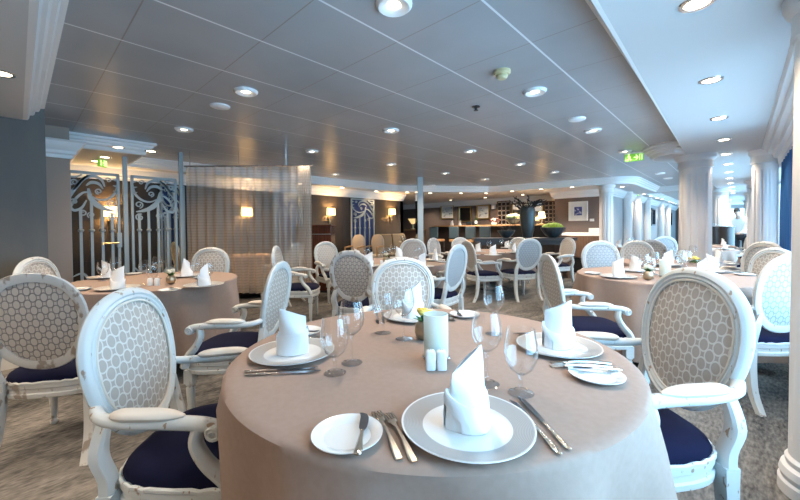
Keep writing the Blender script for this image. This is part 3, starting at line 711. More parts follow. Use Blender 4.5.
# ------------------------------------------------------------------ table, cloth, tableware
TZ = .76
def make_table(R):
    t = empty('round_table')
    MB().lathe([(R-.03, .715), (R-.005, .72), (R-.005, TZ-.008), (0, TZ-.008)], 48).build('tabletop', M['walnut'], t)
    MB().lathe([(.07, .03), (.07, .70), (.16, .716)], 24).build('pedestal', M['black'], t)
    MB().lathe([(.27, 0), (.27, .015), (.24, .028), (.07, .04)], 32).build('base', M['black'], t)
    return t
def make_cloth(R, hem, seed, dents=()):
    rn = random.Random(seed); n = 160; ph = [rn.uniform(0, 6.28) for _ in range(4)]; nf = rn.choice((9, 10, 11))
    rings = []
    rings.append([(.02*cos(2*pi*i/n), .02*sin(2*pi*i/n), TZ) for i in range(n)])
    for r in (R*.5, R-.03, R-.006): rings.append([(r*cos(2*pi*i/n), r*sin(2*pi*i/n), TZ) for i in range(n)])
    for z, k in ((TZ-.006, .0), (TZ-.02, .02), (TZ-.07, .22), (TZ-.15, .50), (TZ-.25, .76), (TZ-.38, .92), (hem, 1.0)):
        rg = []
        for i in range(n):
            a = 2*pi*i/n
            f = sin(a*nf+ph[0]+.6*sin(a*2+ph[1])); g = sin(a*(nf*2+1)+ph[2])
            f = (abs(f)**.8)*(1 if f > 0 else -1)
            r = R+.006+k*(.016+.050*f+.012*g)
            for da, depth, width in dents:
                d = (a-da+pi) % (2*pi)-pi
                zz = min(1, max(0, (.66-z)/.14))
                r = r-(r-(depth))*zz*math.exp(-(abs(d)/width)**4) if r > depth else r
            rg.append((r*cos(a), r*sin(a), z))
        rings.append(rg)
    return MB().loft(rings, True, False).build('tablecloth', M['cloth'], smooth=60)
def make_charger():
    t = MB().lathe([(.0, .006), (.098, .006), (.102, .0075), (.146, .0158), (.1505, .0170), (.1505, .0150), (.10, .002), (.09, .0), (0, .0)], 56).build('charger_plate', M['china'])
    MB().lathe([(.102, .0080), (.126, .0127), (.146, .0164)], 56, cap0=False, cap1=False).build('rim_band', M['rim'], t)
    return t
def make_bread():
    return MB().lathe([(.0, .005), (.052, .005), (.055, .008), (.075, .014), (.078, .0148), (.0775, .0125), (.06, .003), (.05, 0), (0, 0)], 44).build('bread_plate', M['china'])
def napkin_mesh(seed=0):
    rn = random.Random(seed+20); mb = MB(); n = 64
    hp = .170+rn.uniform(-.006, .010); hl = .128+rn.uniform(-.01, .01); pk = rn.uniform(.9, 1.2); tw0 = rn.uniform(-.25, .25)
    def body(a, t, o):
        """folded linen standing up: lens-shaped section with sharp folded edges, leaning together to a slanted peak"""
        c, s = cos(a), sin(a); ht = hl+(hp-hl)*((1+c)/2)**pk
        x = (.050+o)*c*(1-.07*t+.05*(1-t)**3); y = (.041+o)*s*(abs(s)**.55)*(1-.84*t**1.2)
        x += .004*sin(9*t+seed)*s; y += .006*sin(5*t+2*a+seed)*(1-t*.5)+.010*t*t*c
        r = tw0*t; return (x*cos(r)-y*sin(r), x*sin(r)+y*cos(r), ht*t)
    th = [2*pi*i/n for i in range(n)]
    rings = [[body(a, t, 0) for a in th] for t in (0, .06, .15, .3, .45, .6, .72, .84, .94, 1.0)]+[[body(a, .99, -.006) for a in th], [body(a, .8, -.007) for a in th], [body(a, .45, -.008) for a in th]]
    mb.loft(rings, True, False)
    # second layer folded across the front: slanting upper hem, pointed flap hanging to the plate
    def layer(a0, a1, top, low, off):
        m = 36; rg = [[], [], [], [], []]
        for i in range(m+1):
            u = i/m; a = a0+(a1-a0)*u; zt, zb = top(u), low(u)
            for k, (z, o) in enumerate(((zb, off*.75), (zb*.6+zt*.4, off*1.15), (zb*.1+zt*.9, off*1.05), (zt, off*.8), (zt-.003, -.001))):
                p = body(a, min(.98, max(z, 0)/.145), o); rg[k].append((p[0], p[1], z))
        mb.loft(rg, False, False, False)
    layer(pi*.95, pi*2.12, lambda u: .096-.030*sin(pi*u)-.018*u, lambda u: .001+.072*abs(u-.60)**1.1*(1.6 if u < .6 else 1.9), .0085)
    layer(pi*-.05, pi*1.02, lambda u: .060+.030*u, lambda u: .001, .006)
    layer(pi*1.35, pi*1.98, lambda u: .052+.030*u, lambda u: .001, .0045)
    return mb.build('folded_napkin', M['linen'], smooth=38)
def make_wine():
    t = empty('wine_glass')
    MB().lathe([(.036, 0), (.036, .0015), (.020, .004), (.006, .010), (.0038, .02), (.0036, .075), (.006, .092), (.010, .098)], 28).build('stem', M['glass'], t)
    MB().lathe([(.003, .096), (.016, .101), (.032, .116), (.042, .137), (.0445, .155), (.042, .178), (.036, .203), (.0335, .214)], 32, cap0=True, cap1=False).build('bowl', M['glass'], t)
    return t
def make_goblet():
    t = empty('water_goblet')
    MB().lathe([(.035, 0), (.035, .0015), (.018, .004), (.007, .010), (.005, .020), (.006, .045), (.010, .053)], 28).build('stem', M['glass'], t)
    MB().lathe([(.003, .050), (.016, .055), (.032, .070), (.042, .092), (.0455, .112), (.0440, .140), (.0385, .172), (.037, .180)], 32, cap0=True, cap1=False).build('bowl', M['glass'], t)
    return t
def flat(outline, th, z0=.001, bend=None):
    mb = MB(); n = len(outline); zf = bend or (lambda y: 0)
    return mb.loft([[(x, y, z0+zf(y)) for x, y in outline], [(x*.96, y, z0+th+zf(y)) for x, y in outline]])
def make_fork():
    mb = MB(); arch = lambda y: .007*sin(max(0, min(1, (y+.1)/.2))*pi)
    half = [(.0068, -.100), (.0085, -.093), (.0075, -.06), (.0045, -.02), (.0032, .02), (.0042, .035), (.0115, .048), (.0125, .058)]
    o = [(x, y) for x, y in half]+[(-x, y) for x, y in reversed(half)]
    ys = sorted(set(y for _, y in half)); rows = []
    for x, y in half: rows.append([(-x, y, .001+arch(y)), (x, y, .001+arch(y)), (x*.7, y, .0042+arch(y)), (-x*.7, y, .0042+arch(y))])
    f = mb.loft(rows).build('dinner_fork', M['silver'], smooth=50)
    tn = MB()
    for k in range(4):
        x = -.0105+.007*k
        tn.loft([[(x-w, y, .001+arch(y)), (x+w, y, .001+arch(y)), (x+w, y, .0035+arch(y)), (x-w, y, .0035+arch(y))] for y, w in ((.056, .0020), (.075, .0019), (.098, .0010))])
    tn.build('tines', M['silver'], f, smooth=40); return f
def make_knife():
    mb = MB(); rows = []
    for y, w, h in ((-.115, .004, .004), (-.112, .0062, .005), (-.095, .0070, .0058), (-.05, .0050, .0055), (-.02, .0042, .005), (-.012, .005, .0055)):
        rows.append([(w*cos(2*pi*i/10), y, .0045+h*.55*sin(2*pi*i/10)) for i in range(10)])
    k = mb.loft(rows).build('table_knife', M['silver'], smooth=60)
    rows = []
    for y, x0, x1 in ((-.012, -.005, .005), (.02, -.006, .0075), (.07, -.006, .0095), (.10, -.006, .007), (.118, -.0055, -.003)):
        rows.append([(x0, y, .0035), (x1, y, .0042), (x1, y, .0050), (x0, y, .0058)])
    MB().loft(rows).build('blade', M['blade'], k, smooth=0); return k
def make_butter():
    mb = MB(); rows = []
    for y, w, h in ((-.085, .004, .004), (-.082, .0085, .006), (-.070, .009, .0065), (-.03, .0055, .006), (-.004, .004, .005), (.0, .005, .0055)):
        rows.append([(w*cos(2*pi*i/10), y, .005+h*.55*sin(2*pi*i/10)) for i in range(10)])
    k = mb.loft(rows).build('butter_knife', M['silver'], smooth=60); rows = []
    for y, x0, x1 in ((0, -.004, .005), (.012, -.008, .009), (.035, -.009, .011), (.055, -.009, .010), (.070, -.012, .004), (.076, -.012, -.006)):
        rows.append([(x0, y, .004), (x1, y, .0046), (x1, y, .0056), (x0, y, .006)])
    MB().loft(rows).build('blade', M['blade'], k, smooth=0); return k
def make_shaker():
    mb = MB(); rr = []
    for z, k in ((0, .96), (.003, 1), (.052, 1), (.060, .86), (.0635, .5)):
        rr.append([(.0165*k*(abs(cos(a))**.45)*(1 if cos(a) > 0 else -1), .0165*k*(abs(sin(a))**.45)*(1 if sin(a) > 0 else -1), z) for a in [2*pi*i/24+.01 for i in range(24)]])
    s = mb.loft(rr).build('salt_shaker', M['white'], smooth=50)
    h = MB()
    for k in range(3): h.lathe([(.0012, .0630), (.0012, .0640), (0, .0641)], 8, (.004*cos(k*2.1), .004*sin(k*2.1), 0))
    h.build('holes', M['black'], s); return s
def make_candle():
    t = empty('hurricane_lamp')
    MB().lathe([(.043, .012), (.043, .160), (.0405, .160), (.0405, .014)], 40, cap0=False, cap1=False).build('frosted_cylinder', M['frost'], t)
    MB().lathe([(.047, .006), (.048, .010), (.044, .014), (0, .014)], 32).build('base_plate', M['chrome'], t)
    f = MB()
    for k in range(3):
        a = .5+k*2.094; f.lathe([(0, .0), (.006, .002), (.008, .007), (.006, .012), (0, .013)], 10, (.043*cos(a), .043*sin(a), 0))
    f.build('ball_feet', M['chrome'], t)
    MB().lathe([(.028, .015), (.028, .105), (.025, .108), (0, .106)], 28).build('candle', M['wax'], t)
    return t
def make_budvase(kind):
    t = empty('flower_vase')
    MB().lathe([(.020, 0), (.034, .012), (.040, .035), (.036, .060), (.024, .075), (.022, .078), (.020, .074)], 28).build('vase', M['brass_vase'], t)
    rn = random.Random(3 if kind == 'y' else 5); lf = MB(); pt = MB()
    for k in range(9):
        a = k*2.4; r = .018+.014*rn.random(); z = .082+.018*rn.random()
        lf.loft([[(r*.3*cos(a)-.006*sin(a), r*.3*sin(a)+.006*cos(a), z-.02), (r*.3*cos(a)+.006*sin(a), r*.3*sin(a)-.006*cos(a), z-.02), (r*.3*cos(a), r*.3*sin(a), z-.018)],
                 [(r*cos(a)-.012*sin(a), r*sin(a)+.012*cos(a), z), (r*cos(a)+.012*sin(a), r*sin(a)-.012*cos(a), z), (r*cos(a), r*sin(a), z+.003)],
                 [((r+.02)*cos(a)-.001, (r+.02)*sin(a), z+.006), ((r+.02)*cos(a)+.001, (r+.02)*sin(a), z+.006), ((r+.02)*cos(a), (r+.02)*sin(a), z+.008)]])
    lf.build('leaves', M['leaf'], t)
    for k in range(5 if kind == 'y' else 9):
        a = k*2.4; r = .0 if k == 0 else .017+.006*rn.random(); z = .108+.014*rn.random()-r*.3
        pt.lathe([(.002, -.012), (.010, -.008), (.016, .002), (.013, .010), (.016, .012), (.009, .010), (.007, .013), (0, .010)], 9, (r*cos(a), r*sin(a), z))
    pt.build('blossoms', M['flower_y' if kind == 'y' else 'flower_w'], t); return t
def make_flowerbowl():
    t = empty('flower_bowl')
    MB().lathe([(.02, 0), (.05, .01), (.066, .045), (.060, .082), (.058, .082), (.062, .045), (.045, .014), (0, .01)], 28).build('bowl', M['glass'], t)
    lf = MB(); pt = MB()
    for k in range(14):
        a = k*2.4; r = .012*sqrt(k); lf.lathe([(.002, 0), (.014, .012), (.010, .030), (0, .034)], 7, (r*cos(a), r*sin(a), .02+.004*(k % 3)))
    for k in range(11):
        a = k*2.4; r = .016*sqrt(k); pt.lathe([(.002, -.012), (.012, -.006), (.018, .004), (.012, .013), (0, .010)], 9, (r*cos(a), r*sin(a), .092-r*.4))
    lf.build('leaves', M['leaf'], t); pt.build('blossoms', M['flower_y'], t); return t

# one place setting in table coordinates: ang = direction from the table centre to the guest
SKEW = [0.0, 0.0]
def put_at(key, make, c, ang, rad, off, z, turn, lab, cat, group):
    k0 = SKEW[1]; c = (c[0]+cos(ang)*k0, c[1]+sin(ang)*k0); rad -= k0; ang += SKEW[0]
    u = (cos(ang), sin(ang)); v = (-sin(ang), cos(ang))     # outwards, to the guest's right is -v seen from the guest facing in
    x = c[0]+u[0]*rad+v[0]*off; y = c[1]+u[1]*rad+v[1]*off
    return put(key, make, (x, y, z), ang+pi/2+turn, lab, cat, group)
def setting(c, R, ang, tn, sn, npk=0, nrot=0., glasses=2, full=True, bread_side=-1, skew=0.0, fturn=0.0):
    """sn: which place, tn: which table"""
    at = '%s place of %s' % (sn, tn); g = 'tableware on '+tn
    r0 = R-.20; SKEW[0] = skew; SKEW[1] = r0
    put_at('charger', make_charger, c, ang, r0, 0, TZ+.001, 0, 'grey-rimmed white charger plate at the '+at, 'plate', 'charger plates')
    put_at('napkin%d' % npk, lambda: napkin_mesh(npk), c, ang, r0, 0, TZ+.0072, nrot, 'white standing folded napkin at the '+at, 'napkin', 'folded napkins')
    b = bread_side
    put_at('bread', make_bread, c, ang, r0+.005, b*.272, TZ+.001, 0, 'small white bread plate at the '+at, 'plate', 'bread plates')
    put_at('butter', make_butter, c, ang, r0+.01, b*.240, TZ+.0135, -.12, 'small butter knife at the '+at, 'knife', 'butter knives')
    if full:
        for k, o in enumerate((.158, .186)):
            put_at('fork', make_fork, c, ang, r0+.01-.012*k, b*o, TZ+.001, fturn, ('inner' if k == 0 else 'outer')+' dinner fork at the '+at, 'fork', 'dinner forks')
            put_at('knife', make_knife, c, ang, r0+.01-.012*k, -b*(o-.004), TZ+.001, 0, ('inner' if k == 0 else 'outer')+' table knife at the '+at, 'knife', 'table knives')
    if glasses > 0: put_at('wine', make_wine, c, ang, r0-.235, -b*.07, TZ+.001, 0, 'tall thin wine glass at the '+at, 'wine glass', 'wine glasses')
    if glasses > 1: put_at('goblet', make_goblet, c, ang, r0-.19, -b*.155, TZ+.001, 0, 'short-stemmed water goblet at the '+at, 'water glass', 'water goblets')
# ------------------------------------------------------------------ dining tables with their chairs
TA, TB, TC, TD, TH, TI = RD(.10, 1.375), RD(-2.30, 3.37), RD(2.52, 3.45), Vector((-.72, 5.75, 0)), RD(-.10, 5.0), RD(1.85, 7.2)
TE, TF, TGt = Vector((-.55, 9.45, 0)), Vector((-.62, 11.25, 0)), Vector((-1.85, 9.4, 0))
TCUR = RD(-2.75, 6.72)
CH = []      # chairs: x, y, yaw, scale, label, fabric, paint
def chair(rd, target, lab, fabric='lattice', paint='chair_paint', turn=0, seat=None, scale=None):
    p = RD(*rd) if len(rd) == 2 else Vector(rd); a = face(p, target)+radians(turn)
    key = 'chair_%s_%s' % (fabric, paint)
    put(key, lambda: make_chair(fabric, paint), (p.x, p.y, 0), a, lab, 'chair', None, scale)
    CH.append((p.x, p.y))
# front table
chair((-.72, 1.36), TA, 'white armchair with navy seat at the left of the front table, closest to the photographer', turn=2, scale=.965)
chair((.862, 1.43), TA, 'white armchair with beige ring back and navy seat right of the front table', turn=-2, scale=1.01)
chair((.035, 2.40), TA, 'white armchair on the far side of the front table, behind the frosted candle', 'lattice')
# table by the gate
chair((-1.95, 2.14), TB, 'grey-worn armchair seen from behind, back to back with the closest white chair', 'lattice_sheen_dark', 'chair_paint_grey', turn=-4, scale=.97)
chair((-4.22, .345, 0), TB, 'armchair with plain beige back against the slate grey wall', turn=-14)
chair((-2.38, 4.28), TB, 'armchair facing out from the gate-side table, in front of the sheer curtain', turn=0)
chair((-1.12, 2.46), TB, 'white armchair turned side-on with navy seat, between the front and gate-side tables', turn=36)
# behind the curtain
chair((-3.42, 6.05), TCUR, 'armchair dim behind the left edge of the sheer curtain', 'lattice_sheen_dark', turn=0)
chair((-2.0, 6.0), TCUR, 'pale armchair dim behind the right half of the sheer curtain', turn=30)
# middle table
chair((-1.38, 4.92), TH, 'white armchair side-on at the left of the middle table, in front of the mahogany stand', turn=0)
chair((-.40, 3.85), TH, 'worn armchair seen from behind at the near side of the middle table', 'lattice_sheen_dark', 'chair_paint_grey', turn=-4)
chair((.40, 4.25), TH, 'white armchair seen from behind at the right of the middle table', 'lattice_sheen_white', turn=20)
chair((-1.13, 6.2), TH, 'pale armchair facing out beyond the middle table, beside the mahogany stand', turn=0)
chair((.16, 6.15), TH, 'dim armchair on the far side of the middle table, left of the glass screen', 'lattice_sheen_dark', turn=0)
# table before the console
chair((.55, 7.45), TI, 'white armchair side-on at the far left of the table before the console', turn=-35)
chair((1.42, 6.22), TI, 'armchair with brown back seen edge-on at the near left of the table before the console', turn=-46)
chair((2.06, 6.28), TI, 'pale blue-white armchair seen from behind at the table before the console', 'lattice_sheen_white', turn=3)
chair((3.24, 7.52), TI, 'beige-backed armchair side-on at the right of the table before the console', turn=0)
chair((2.48, 7.92), TI, 'beige armchair on the far side of the table before the console', turn=0)
chair((1.52, 8.32), TI, 'white armchair on the far side of the table before the console', turn=0)
chair((.98, 8.0), TI, 'dark-backed armchair squeezed behind the white one beyond the console table', 'lattice_sheen_dark', 'chair_paint_grey', turn=0)
# right-hand table
chair((1.48, 2.85), TC, 'armchair with brown ring back and navy seat at the left of the right-hand table', turn=-34)
chair((2.59, 4.40), TC, 'white armchair facing out on the far left of the right-hand table', 'lattice_sheen_white', turn=0)
chair((.04, 3.66, 0), TC, 'white armchair cut by the column at the window side of the right-hand table', 'lattice_sheen_white', turn=0)
chair((.03, 4.80, 0), TC, 'brown-backed armchair on the window side of the right-hand table', turn=0)
# small table by the column
chair((3.60, 5.32), TD, 'white armchair on the left of the small column-side table', turn=0)
chair((-.03, 5.56, 0), (-.9, 4.75), 'pale blue-white armchair on the window side of the small column-side table', 'lattice_sheen_white', turn=0)
# tables down the aisle
chair((4.20, 6.15), TGt, 'dark-backed armchair in front of the pale wall columns', 'lattice_sheen_dark', 'chair_paint_grey', turn=0)
chair((5.0, 7.1), TGt, 'pale armchair seen from behind left of the fluted column', 'lattice_sheen_white', turn=0)
chair((6.25, 8.15), TGt, 'white armchair beside the fluted column, beyond the pale one', turn=0)
chair((.08, 6.30, 0), (-.6, 5.3), 'armchair with brown back beside the second window column, nearest of the far row', turn=0)
chair((-.02, 9.55, 0), TE, 'pale armchair beside the second window column, second of the far row', 'lattice_sheen_white', turn=0)
chair((.0, 11.75, 0), TF, 'pale armchair in front of the waiter', 'lattice_sheen_white', turn=0)

def dining_table(c, R, hem, seed, tn, dents=(), spec=()):
    t = make_table(R); t.location = (c.x, c.y, 0); tag(t, 'round table with black pedestal under the cloth of '+tn, 'table', 'round dining tables')
    o = make_cloth(R, hem, seed, dents); o.location = (c.x, c.y, 0); tag(o, 'taupe cloth draped over '+tn, 'tablecloth', 'taupe tablecloths')
def dents_for(c, R):
    out = []
    for x, y in CH:
        d = sqrt((x-c.x)**2+(y-c.y)**2)
        if d < R+.40: out.append((atan2(y-c.y, x-c.x), max(d-.335, .30), .46 if d < R+.2 else .42))
    return out
NA, NB, NC, ND, NH, NI = 'the front table', 'the gate-side table', 'the right-hand table', 'the small column-side table', 'the middle table', 'the console-side table'
for c, R, hem, sd, nm in ((TA, .70, .16, 1, NA), (TB, .70, .16, 2, NB), (TC, .74, .12, 3, NC), (TD, .52, .25, 4, ND), (TH, .74, .40, 5, NH), (TI, .74, .46, 6, NI),
                          (TE, .55, .25, 7, 'the first table beyond the fluted column'), (TF, .55, .25, 8, 'the second table beyond the fluted column'), (TGt, .5, .25, 9, 'the table before the pale wall'), (TCUR, .5, .25, 10, 'the table behind the sheer curtain')):
    dining_table(c, R, hem, sd, nm, dents_for(c, R))
def ang_to(c, p): return atan2(p[1]-c[1], p[0]-c[0])
def rad_to(c, p): return sqrt((p[0]-c[0])**2+(p[1]-c[1])**2)
def setting_px(c, px, py, tn, sn, **k):
    p = G(px, py, TZ+.01); setting(c, rad_to(c, p)+.20, ang_to(c, p), tn, sn, **k)
def at_px(key, make, px, py, lab, cat, group=None, rz=0, z=TZ+.001):
    p = G(px, py, z); return put(key, make, (p.x, p.y, z), rz, lab, cat, group)
# front table
setting_px(TA, 467, 424, NA, 'nearest', npk=0, nrot=.1, glasses=0, skew=radians(1.5), fturn=radians(11))
setting_px(TA, 293, 352, NA, 'left', npk=1, nrot=-pi/2, glasses=0)
setting_px(TA, 413, 316, NA, 'far', npk=2, nrot=pi, glasses=0)
setting_px(TA, 558, 346, NA, 'right', npk=3, nrot=-pi/2-.2, glasses=0)
for px, py, lab in ((487, 384, 'behind the nearest napkin'), (352, 363, 'beside the left napkin'), (404, 339, 'left of the far napkin'), (494, 334, 'between the frosted candle and the right napkin')):
    at_px('wine', make_wine, px, py, 'tall thin wine glass %s on the front table' % lab, 'wine glass', 'wine glasses')
for px, py, lab in ((521, 393, 'right of the nearest charger plate'), (335, 373, 'nearer the edge at the left place'), (383, 333, 'at the far place beside the chair back')):
    at_px('goblet', make_goblet, px, py, 'short-stemmed water goblet %s on the front table' % lab, 'water glass', 'water goblets')
vw = radians(43.3)
at_px('candle', make_candle, 436, 359, 'frosted glass candle cylinder in the middle of the front table', 'candle holder', 'candle holders')
at_px('vase_y', lambda: make_budvase('y'), 424, 339, 'small gold vase with yellow flowers beside the frosted candle on the front table', 'vase', 'flower vases')
at_px('salt', make_shaker, 430.5, 369, 'square white shaker, left one of the pair before the frosted candle', 'salt shaker', 'salt and pepper shakers', vw)
at_px('salt', make_shaker, 441.5, 369, 'square white shaker, right one of the pair before the frosted candle', 'salt shaker', 'salt and pepper shakers', vw)
# gate-side table
setting_px(TB, 118, 288, NB, 'near left', npk=3, nrot=0, glasses=2, full=False)
setting_px(TB, 106, 277, NB, 'far left', npk=1, nrot=-pi/2, glasses=2, full=False)
setting_px(TB, 187, 275.5, NB, 'far right', npk=2, nrot=pi/2, glasses=1, full=False)
setting_px(TB, 204, 285, NB, 'near right', npk=0, nrot=0, glasses=2, full=False)
at_px('vase_w', lambda: make_budvase('w'), 171, 284, 'gold ball vase with flowers on the table before the iron gate', 'vase', 'flower vases')
for k in (0, 1): at_px('salt', make_shaker, 150+7*k, 285.5, 'square white shaker on the table before the iron gate, %s of its pair' % ('left', 'right')[k], 'salt shaker', 'salt and pepper shakers', vw)
# middle table
setting_px(TH, 369, 266, NH, 'near left', npk=0, nrot=0, glasses=1, full=False)
setting_px(TH, 357, 259.5, NH, 'far left', npk=1, nrot=-pi/2, glasses=1, full=False)
setting_px(TH, 399, 257.5, NH, 'far', npk=2, nrot=0, glasses=2, full=False)
setting_px(TH, 435, 260, NH, 'far right', npk=3, nrot=pi, glasses=1, full=False)
setting_px(TH, 422, 266.5, NH, 'near right', npk=1, nrot=0, glasses=0, full=False)
at_px('vase_w', None, 386, 262, 'small vase of ivory flowers on the middle table', 'vase', 'flower vases')
for k in (0, 1): at_px('salt', make_shaker, 381.5+4.4*k, 265, 'square white shaker on the middle table, %s of its pair' % ('left', 'right')[k], 'salt shaker', 'salt and pepper shakers', vw)
# console-side table
setting_px(TI, 478, 251.5, NI, 'left', npk=0, nrot=0, glasses=1, full=False)
setting_px(TI, 507, 247.5, NI, 'far', npk=1, nrot=pi, glasses=1, full=False)
setting_px(TI, 514, 252.5, NI, 'right', npk=2, nrot=0, glasses=1, full=False)
setting_px(TI, 493, 255, NI, 'near', npk=3, nrot=0, glasses=0, full=False)
for k in (0, 1): at_px('salt', make_shaker, 490.5+3.2*k, 251, 'square white shaker on the table before the dark console, %s of its pair' % ('left', 'right')[k], 'salt shaker', 'salt and pepper shakers', vw)
# right-hand table
setting_px(TC, 618, 276.5, NC, 'left', npk=0, nrot=0, glasses=2, full=False)
setting_px(TC, 635, 270.5, NC, 'far left', npk=1, nrot=-pi/2, glasses=2, full=False)
setting_px(TC, 712, 271, NC, 'far right', npk=2, nrot=0, glasses=1, full=False)
setting_px(TC, 702, 278.5, NC, 'near right', npk=3, nrot=0, glasses=1, full=False)
at_px('candle', make_candle, 665, 277, 'frosted glass candle cylinder on the right-hand table', 'candle holder', 'candle holders')
at_px('vase_w', None, 648, 280, 'small vase of ivory flowers beside the candle on the right-hand table', 'vase', 'flower vases')
for k in (0, 1): at_px('salt', make_shaker, 676+6*k, 280.5, 'square white shaker on the right-hand table, %s of its pair' % ('left', 'right')[k], 'salt shaker', 'salt and pepper shakers', vw)
# small column-side table
setting_px(TD, 668, 264.5, ND, 'left', npk=0, nrot=0, glasses=2, full=False)
setting_px(TD, 718, 262.0, ND, 'right', npk=1, nrot=0, glasses=1, full=False)
at_px('fbowl', make_flowerbowl, 694, 265, 'round glass bowl with yellow flowers before the fluted column', 'flower bowl')
at_px('candle', make_candle, 682.5, 263.5, 'frosted glass candle cylinder on the small table by the fluted column', 'candle holder', 'candle holders')
for (c, nm) in ((TE, 'the first table beyond the fluted column'), (TF, 'the second table beyond the fluted column')):
    for k, (a, sn) in enumerate(((-2.6, 'aisle-side'), (.35, 'window-side'), (-1.4, 'near'))):
        setting(c, .55, a, nm, sn, npk=k, glasses=1, full=False)
setting(TGt, .5, -1.9, 'the table before the pale wall', 'near', npk=1, glasses=1, full=False)
setting(TGt, .5, -.4, 'the table before the pale wall', 'right', npk=2, glasses=1, full=False)

# ------------------------------------------------------------------ mahogany stand, console, bar
p0, p1 = PD(296, 6.95), PD(331, 6.95); L_ = (p1-p0).length; a = atan2((p1-p0).y, (p1-p0).x)
t = empty('host_stand', (p0.x, p0.y, 0), a); tag(t, 'polished mahogany host stand with a metal band, right of the sheer curtain', 'cabinet')
MB().box((L_/2, .22, .66), (L_, .44, 1.24)).build('body', M['mahogany'], t, smooth=0, bevel=.006)
MB().box((L_/2, .22, 1.295), (L_+.03, .47, .03)).build('top', M['mahogany'], t, smooth=0, bevel=.006)
MB().box((L_/2, -.004, 1.13), (L_, .012, .014)).build('metal_band', M['chrome'], t, smooth=0)
MB().box((L_/2, .22, .02), (L_-.04, .40, .04)).build('plinth', M['black'], t, smooth=0)
# console
p0, p1 = PD(474, 8.75), PD(577, 8.55); L_ = (p1-p0).length; a = atan2((p1-p0).y, (p1-p0).x)
t = empty('console_table', (p0.x, p0.y, 0), a); tag(t, 'long espresso console table carrying the tall vase and bowls', 'console table')
CT = .975
MB().box((L_/2, .22, CT-.035), (L_, .50, .07)).build('top', M['dark_wood'], t, smooth=0, bevel=.005)
MB().box((L_/2, .22, CT-.12), (L_-.10, .42, .10)).build('apron', M['dark_wood'], t, smooth=0)
for x in (.09, L_-.16):
    for y in (.05, .39): MB().box((x, y, (CT-.07)/2), (.10, .09, CT-.07)).build('leg', M['walnut'], t, smooth=0, bevel=.004)
MB().box((L_/2, .22, .16), (L_-.2, .40, .04)).build('shelf', M['dark_wood'], t, smooth=0)
def on_console(px, dy=.22):
    q = PD(px, 8.65); u = Vector((cos(a), sin(a), 0)); s = (q-p0).dot(u); w = Vector((-sin(a), cos(a), 0)); r = p0+u*s+w*dy; return (r.x, r.y, CT)
c = on_console(530); t = empty('floor_vase', c); tag(t, 'tall hammered slate vase on the dark console', 'vase')
MB().lathe([(.105, 0), (.115, .02), (.150, .20), (.178, .42), (.186, .56), (.178, .68), (.160, .75), (.155, .765), (.145, .765), (.15, .70), (.14, .5)], 40, cap1=False).build('body', M['slate_vase'], t)
rn = random.Random(11); t = empty('branch_bundle', (c[0], c[1], CT+.50)); tag(t, 'dark twisted branches with a white bloom standing in the tall slate vase', 'branches')
br = MB(); bl = MB()
for k in range(24):
    an = rn.uniform(0, 6.28); sp = rn.uniform(.15, .55); p = Vector((.04*cos(an), .04*sin(an), 0)); pts_ = [p.copy()]; dv = Vector((cos(an)*.06, sin(an)*.06, .165))
    for s in range(7):
        p = p+dv*(.9 if s < 2 else .55); pts_.append(p.copy()); dv = Vector((dv.x*.9+rn.uniform(-.055, .055)+sp*.008*cos(an), dv.y*.9+rn.uniform(-.055, .055)+sp*.008*sin(an), dv.z*.72+rn.uniform(-.05, .04)))
    br.tube(pts_, [.010, .011, .012, .013, .014, .013, .011, .006], 6)
    for s in (3, 4, 5, 6):
        q = pts_[s]; br.lathe([(0, -.016), (.017, -.004), (.017, .007), (0, .018)], 7, tuple(q+Vector((rn.uniform(-.02, .02), rn.uniform(-.02, .02), rn.uniform(-.015, .03)))))
for q in ((-.05, -.10, .42), (.03, -.06, .36)): bl.lathe([(0, -.03), (.036, -.012), (.045, .012), (.02, .03), (0, .02)], 10, q)
br.build('branches', M['twig'], t); bl.build('blooms', M['flower_w'], t)
def make_bowl():
    t = empty('footless_bowl'); mb = MB(); seg = 72; rings = []
    for r, z, fl in ((.09, 0, 0), (.11, .012, 0), (.17, .06, 1), (.235, .14, 1), (.278, .215, 1), (.290, .245, 0), (.280, .248, 0), (.262, .20, 0), (.16, .06, 0)):
        rings.append([((r*(1+.018*fl*sin(j*pi/2)))*cos(2*pi*j/seg), (r*(1+.018*fl*sin(j*pi/2)))*sin(2*pi*j/seg), z) for j in range(seg)])
    t2 = mb.loft(rings, True, True); o = t2.build('decor_bowl', M['slate_bowl'], smooth=50); bpy.data.objects.remove(t); return o
c = on_console(555); o = make_bowl(); o.location = c; tag(o, 'wide slate bowl heaped with green moss at the right end of the console', 'bowl', 'slate bowls'); PROTO['bowl'] = o
mo = MB(); rg = []
for i, (k, z) in enumerate(((1, .20), (.96, .255), (.82, .31), (.58, .345), (.28, .362))):
    rg.append([(.262*k*(1+.07*rn.uniform(-1, 1))*cos(2*pi*j/32), .262*k*(1+.07*rn.uniform(-1, 1))*sin(2*pi*j/32), z+.022*rn.uniform(-1, 1)) for j in range(32)])
mo.loft(rg); mm = mo.build('moss_mound', M['moss'], loc=c, subsurf=1); tag(mm, 'bright green moss mound filling the wide slate bowl', 'moss', kind='stuff')
c = on_console(508.5); put('bowl', None, c, 0, 'smaller slate bowl left of the tall vase on the console', 'bowl', 'slate bowls', .72)
rn = random.Random(4); tw = MB()
for k in range(9):
    an = rn.uniform(0, 6.28); p = Vector((.07*cos(an), .07*sin(an), .15)); tw.tube([p, p+Vector((.08*cos(an+.5), .08*sin(an+.5), .10)), p+Vector((.17*cos(an+.2), .17*sin(an+.2), .13+.08*rn.random()))], [.008, .008, .004], 6)
